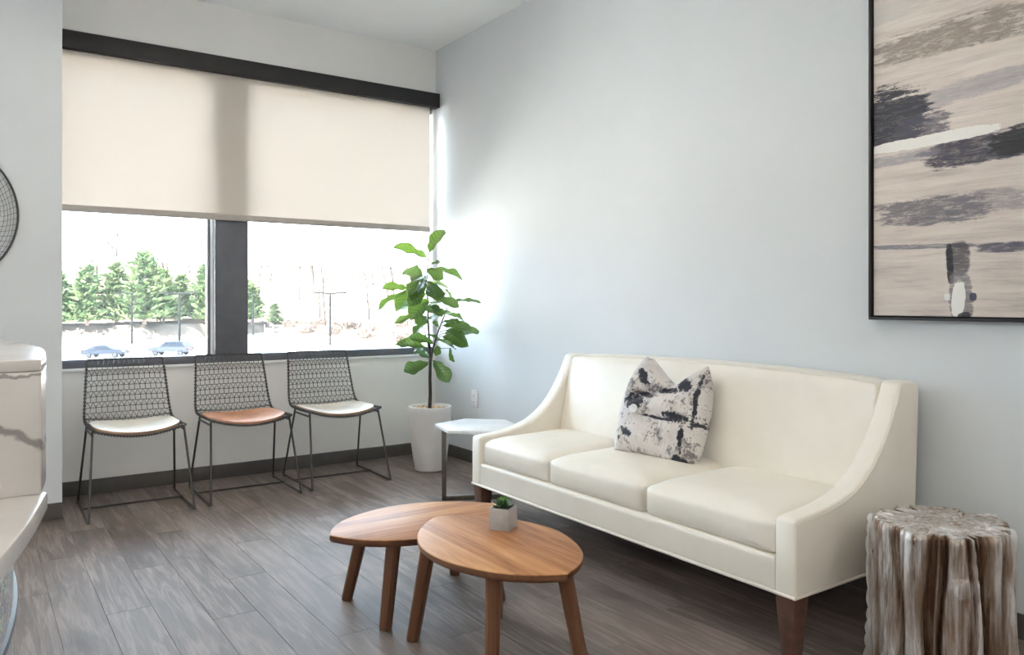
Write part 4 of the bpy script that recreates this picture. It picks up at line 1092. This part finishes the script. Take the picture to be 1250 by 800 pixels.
def bare_mesh(seed, Hh=16., spread=.5):
    rr = random.Random(seed); mb = MB()
    def grow(p, d, L, r, lev):
        n = 3; pts = [p]; q = p
        for i in range(n):
            d = (d+Vector((rr.uniform(-.16,.16), rr.uniform(-.16,.16), rr.uniform(-.02,.12)))).normalized(); q = q+d*L/n; pts.append(q)
        mb.tube(pts, [r*(1-.55*i/n) for i in range(n+1)], 5 if lev == 0 else 3, cap=False)
        if lev >= 3: return
        for k in range([6,4,4][lev]):
            f = rr.uniform(.35,1) if lev == 0 else rr.uniform(.25,1)
            b = pts[0].lerp(pts[-1], f); a = rr.uniform(0, 2*PI)
            dd = (d*.8+Vector((math.cos(a)*spread*1.6, math.sin(a)*spread*1.6, rr.uniform(.1,.6)))).normalized()
            grow(b, dd, L*rr.uniform(.40,.58), r*(.42 if lev == 0 else .5), lev+1)
    grow(Vector((0,0,-1)), Vector((0,0,1)), Hh*.72, .20, 0)
    return mb.mesh('bare_tree', 'bark_pale', smooth=True)
bmsh = [bare_mesh(31), bare_mesh(32), bare_mesh(33, 17, .35), bare_mesh(34, 15, .6)]
rr = random.Random(5)
cnt = 0
placed = []
for k in range(400):
    # scattered over the slope behind the pines and behind the lot on the right
    d = rr.uniform(14, 100); i = rr.uniform(3.0, 12.0); j = int(i); f = i-j
    x, y, z = slope_point(*[bank_base[j][q]*(1-f)+bank_base[j+1][q]*f for q in range(4)], d)
    if len(placed) >= 46 or any((x-a)**2+(y-b)**2 < 12.5**2 for a, b in placed): continue
    placed.append((x, y))
    o = link('bare_tree', bmsh[k % 4], None, (x, y, z-.3), (0, 0, rr.uniform(0, 6.28))); s_ = rr.uniform(.75,1.25); o.scale = (s_, s_, s_*rr.uniform(.9,1.2))
    tag(o, 'pale leafless tree in the woods beyond the parking lot', 'tree', 'leafless trees on the far slope')
o = link('bare_tree', bmsh[2], None, (51.5, 134.5, -4.7), (0, 0, 1.0)); o.scale = (1.0, 1.0, 1.05)
tag(o, 'tall leafless tree left of the two-armed lamp post', 'tree')

def brush_mesh(seed):
    rr = random.Random(seed); mb = MB()
    for k in range(420):
        a = rr.uniform(0, 2*PI); e = rr.uniform(.1, 1.5); L = rr.uniform(.4, 1.0)
        d = Vector((math.cos(a)*math.cos(e), math.sin(a)*math.cos(e), math.sin(e)*.9))
        p = Vector((rr.uniform(-1.6,1.6), rr.uniform(-1.6,1.6), 0)); q = p+d*L*3.0
        sd = d.cross(Vector((rr.uniform(-1,1), rr.uniform(-1,1), rr.uniform(-1,1)))).normalized()*rr.uniform(.02,.06)
        m_ = p.lerp(q, .6)+Vector((rr.uniform(-.3,.3), rr.uniform(-.3,.3), rr.uniform(-.1,.3)))
        mb.add([p-sd*.5, p+sd*.5, m_+sd, q, m_-sd], [(0,1,2,4),(4,2,3)])
    return mb.mesh('leafless_brush', 'brush')
bb_ = [brush_mesh(71), brush_mesh(72)]
bplaced = []
for k in range(260):
    i = rr.uniform(6.6, 12.2); j = int(i); f = i-j; d = rr.choice((1.5, 3, 5, 8, 12))*rr.uniform(.8,1.2)
    x, y, z = slope_point(*[bank_base[j][q]*(1-f)+bank_base[j+1][q]*f for q in range(4)], d)
    if len(bplaced) >= 34 or any((x-a)**2+(y-b)**2 < 5.2**2 for a, b in bplaced): continue
    bplaced.append((x, y))
    o = link('leafless_brush', bb_[k % 2], None, (x, y, z-.15), (0, 0, rr.uniform(0, 6.28))); s_ = rr.uniform(.45,1.0); o.scale = (s_*1.3, s_*1.3, s_)
    tag(o, 'clump of brown leafless brush along the edge of the woods', 'shrub', 'leafless brush along the wood edge')

# parking lot lamp posts
def lamp_post(loc, zt, label, arms, rz):
    t = thing('lamp_post', label, 'lamp post', loc, rz, 'parking lot lamp posts'); hh_ = zt-loc[2]
    MB().lathe([(.28,0),(.28,.75),(.24,.8),(.01,.8)], 14, capt=False).build('concrete_base', 'concrete', t, smooth=True, angle=30)
    MB().tube([(0,0,.78),(0,0,hh_*.5),(0,0,hh_)], [.15,.13,.11], 8).build('pole', 'lamp_grey', t, smooth=True)
    for s_ in arms:
        MB().tube([(0,0,hh_-.08),(s_*.9,0,hh_+.02)], .09, 6).build('arm', 'lamp_grey', t, smooth=True)
        MB().box(min(s_*.8,s_*1.95),max(s_*.8,s_*1.95),-.22,.22,hh_-.06,hh_+.12).build('lamp_head', 'lamp_grey', t, bevel=.03)
lamp_post((13.84,103.5,GZ), 2.25, 'thin lamp post standing between the two parked cars', (-1,), R(-30))
lamp_post((16.78,90.35,GZ), 2.15, 'lamp post rising right in front of the silver car', (-1,1), R(-30))
lamp_post((33.93,120.2,GZ), 2.55, 'lamp post just right of the dark window mullion', (-1,), R(-30))
lamp_post((33.24,86.1,GZ), 2.22, 'dark lamp post with two arms in the right window pane', (-1,1), R(-30))

# parked cars
def car(name, label, loc, rz, paint, suv, tail_side):
    t = thing(name, label, 'car', loc, rz, 'cars in the parking lot')
    if suv:
        body = [(-2.25,.42),(-2.28,.75),(-2.20,.98),(-1.25,1.05),(-1.0,1.05),(2.05,1.06),(2.25,1.0),(2.28,.5),(2.2,.40)]
        cab = [(-1.15,1.03),(-.45,1.58),(-.2,1.66),(1.3,1.68),(1.75,1.60),(2.12,1.04)]
    else:
        body = [(-2.3,.40),(-2.34,.70),(-2.2,.88),(-1.2,.95),(1.5,.96),(2.2,.92),(2.33,.62),(2.25,.36)]
        cab = [(-1.25,.94),(-.35,1.38),(.1,1.43),(.85,1.38),(1.75,.95)]
    def ext(poly, y, taper=0):
        n = len(poly); zt = max(z for _, z in poly); zb = min(z for _, z in poly); mb = MB()
        vs_ = [(x, -y+taper*(z-zb)/(zt-zb), z) for x, z in poly]+[(x, y-taper*(z-zb)/(zt-zb), z) for x, z in poly]
        return mb.add(vs_, [tuple(range(n))[::-1] if False else tuple(range(n)), tuple(range(n, 2*n))[::-1]]+[(k+n, (k+1) % n+n, (k+1) % n, k) for k in range(n)])
    def bld(mb, nm, mat, par, bev):
        me_ = mb.mesh(nm, mat)
        bm = bmesh.new(); bm.from_mesh(me_); bmesh.ops.recalc_face_normals(bm, faces=bm.faces)
        if bev: bmesh.ops.bevel(bm, geom=[e for e in bm.edges if e.calc_face_angle(0) > R(20)], offset=bev, segments=2, affect='EDGES', clamp_overlap=True)
        bm.to_mesh(me_); bm.free(); me_.polygons.foreach_set('use_smooth', [True]*len(me_.polygons)); me_.set_sharp_from_angle(angle=R(40))
        return link(nm, me_, par)
    bld(ext(body, .90), 'body', paint, t, .07)
    bld(ext(cab, .84, .16), 'cabin', paint, t, .05)
    zt = max(z for _, z in cab); zb = min(z for _, z in cab)
    xs = ([(-.72,.05),(.12,.95),(1.02,1.75)] if suv else [(-.75,.12),(.20,.95)])
    for sd in (-1, 1):
        for (a, b) in xs:
            z0, z1 = zb+.08, zt-.12
            yb_ = sd*(.845-.16*(.08/(zt-zb))); yt = sd*(.845-.16*((z1-zb)/(zt-zb)))
            a2 = a+(.32 if a < -.5 else 0); b2 = b-(.22 if b > 1.6 or (not suv and b > .9) else 0)
            q = [(a,yb_,z0),(b,yb_,z0),(b2,yt,z1),(a2,yt,z1)]
            MB().add([(x_,y_+sd*.012,z_) for x_,y_,z_ in q]+[(x_,y_-sd*.02,z_) for x_,y_,z_ in q], [(0,1,2,3),(7,6,5,4),(0,4,5,1),(1,5,6,2),(2,6,7,3),(3,7,4,0)]).build('side_window', 'car_glass', t)
    for xw in (-1.42, 1.40):
        for sd in (-1, 1):
            w = MB(); n = 20
            prf = [(.02,-.11),(.22,-.11),(.30,-.10),(.34,-.06),(.34,.06),(.30,.10),(.22,.11),(.02,.11)]
            w.add([(xw+r_*math.cos(2*PI*k/n), sd*.82+yy, .34+r_*math.sin(2*PI*k/n)) for r_, yy in prf for k in range(n)],
                  [(i*n+k, i*n+(k+1) % n, (i+1)*n+(k+1) % n, (i+1)*n+k) for i in range(len(prf)-1) for k in range(n)])
            wh = w.build('wheel', 'tyre', t, smooth=True)
            MB().add([(xw+.2*math.cos(2*PI*k/12), sd*.935, .34+.2*math.sin(2*PI*k/12)) for k in range(12)]+[(xw+.2*math.cos(2*PI*k/12), sd*.90, .34+.2*math.sin(2*PI*k/12)) for k in range(12)],
                     [tuple(range(12)), tuple(range(12,24))]+[(k,(k+1) % 12,(k+1) % 12+12,k+12) for k in range(12)]).build('hub_cap', 'car_silver', wh)
    for sd in (-1, 1):
        MB().box(2.12 if suv else 2.10, 2.32, sd*.76-.15, sd*.76+.15, .68, .90 if suv else .86).build('tail_lamp', 'tail', t)
        MB().box(-2.33,-2.16, sd*.68-.16, sd*.68+.16, .70, .84).build('headlamp', 'white_plastic', t)
    return t
car('parked_suv', 'silver blue parked car with roof rails seen side on', (16.0, 91.0, GZ), R(-33), 'car_silver', True, 1)
car('parked_sedan', 'pale blue parked car with a red tail lamp behind the first chair', (9.3, 91.2, GZ), R(148), 'car_blue', False, 1)

# signboard at the edge of the lot
sg = thing('sign_board', 'small white signboard at the edge of the woods', 'sign', (44.5, 146, -4.95), R(-30))
for s_ in (-1, 1): MB().box(s_*.8-.06, s_*.8+.06, -.06, .06, 0, 1.7).build('post', 'white_trim', sg)
MB().box(-.72,.72,-.04,.04,.25,1.0).build('panel', 'white_trim', sg)
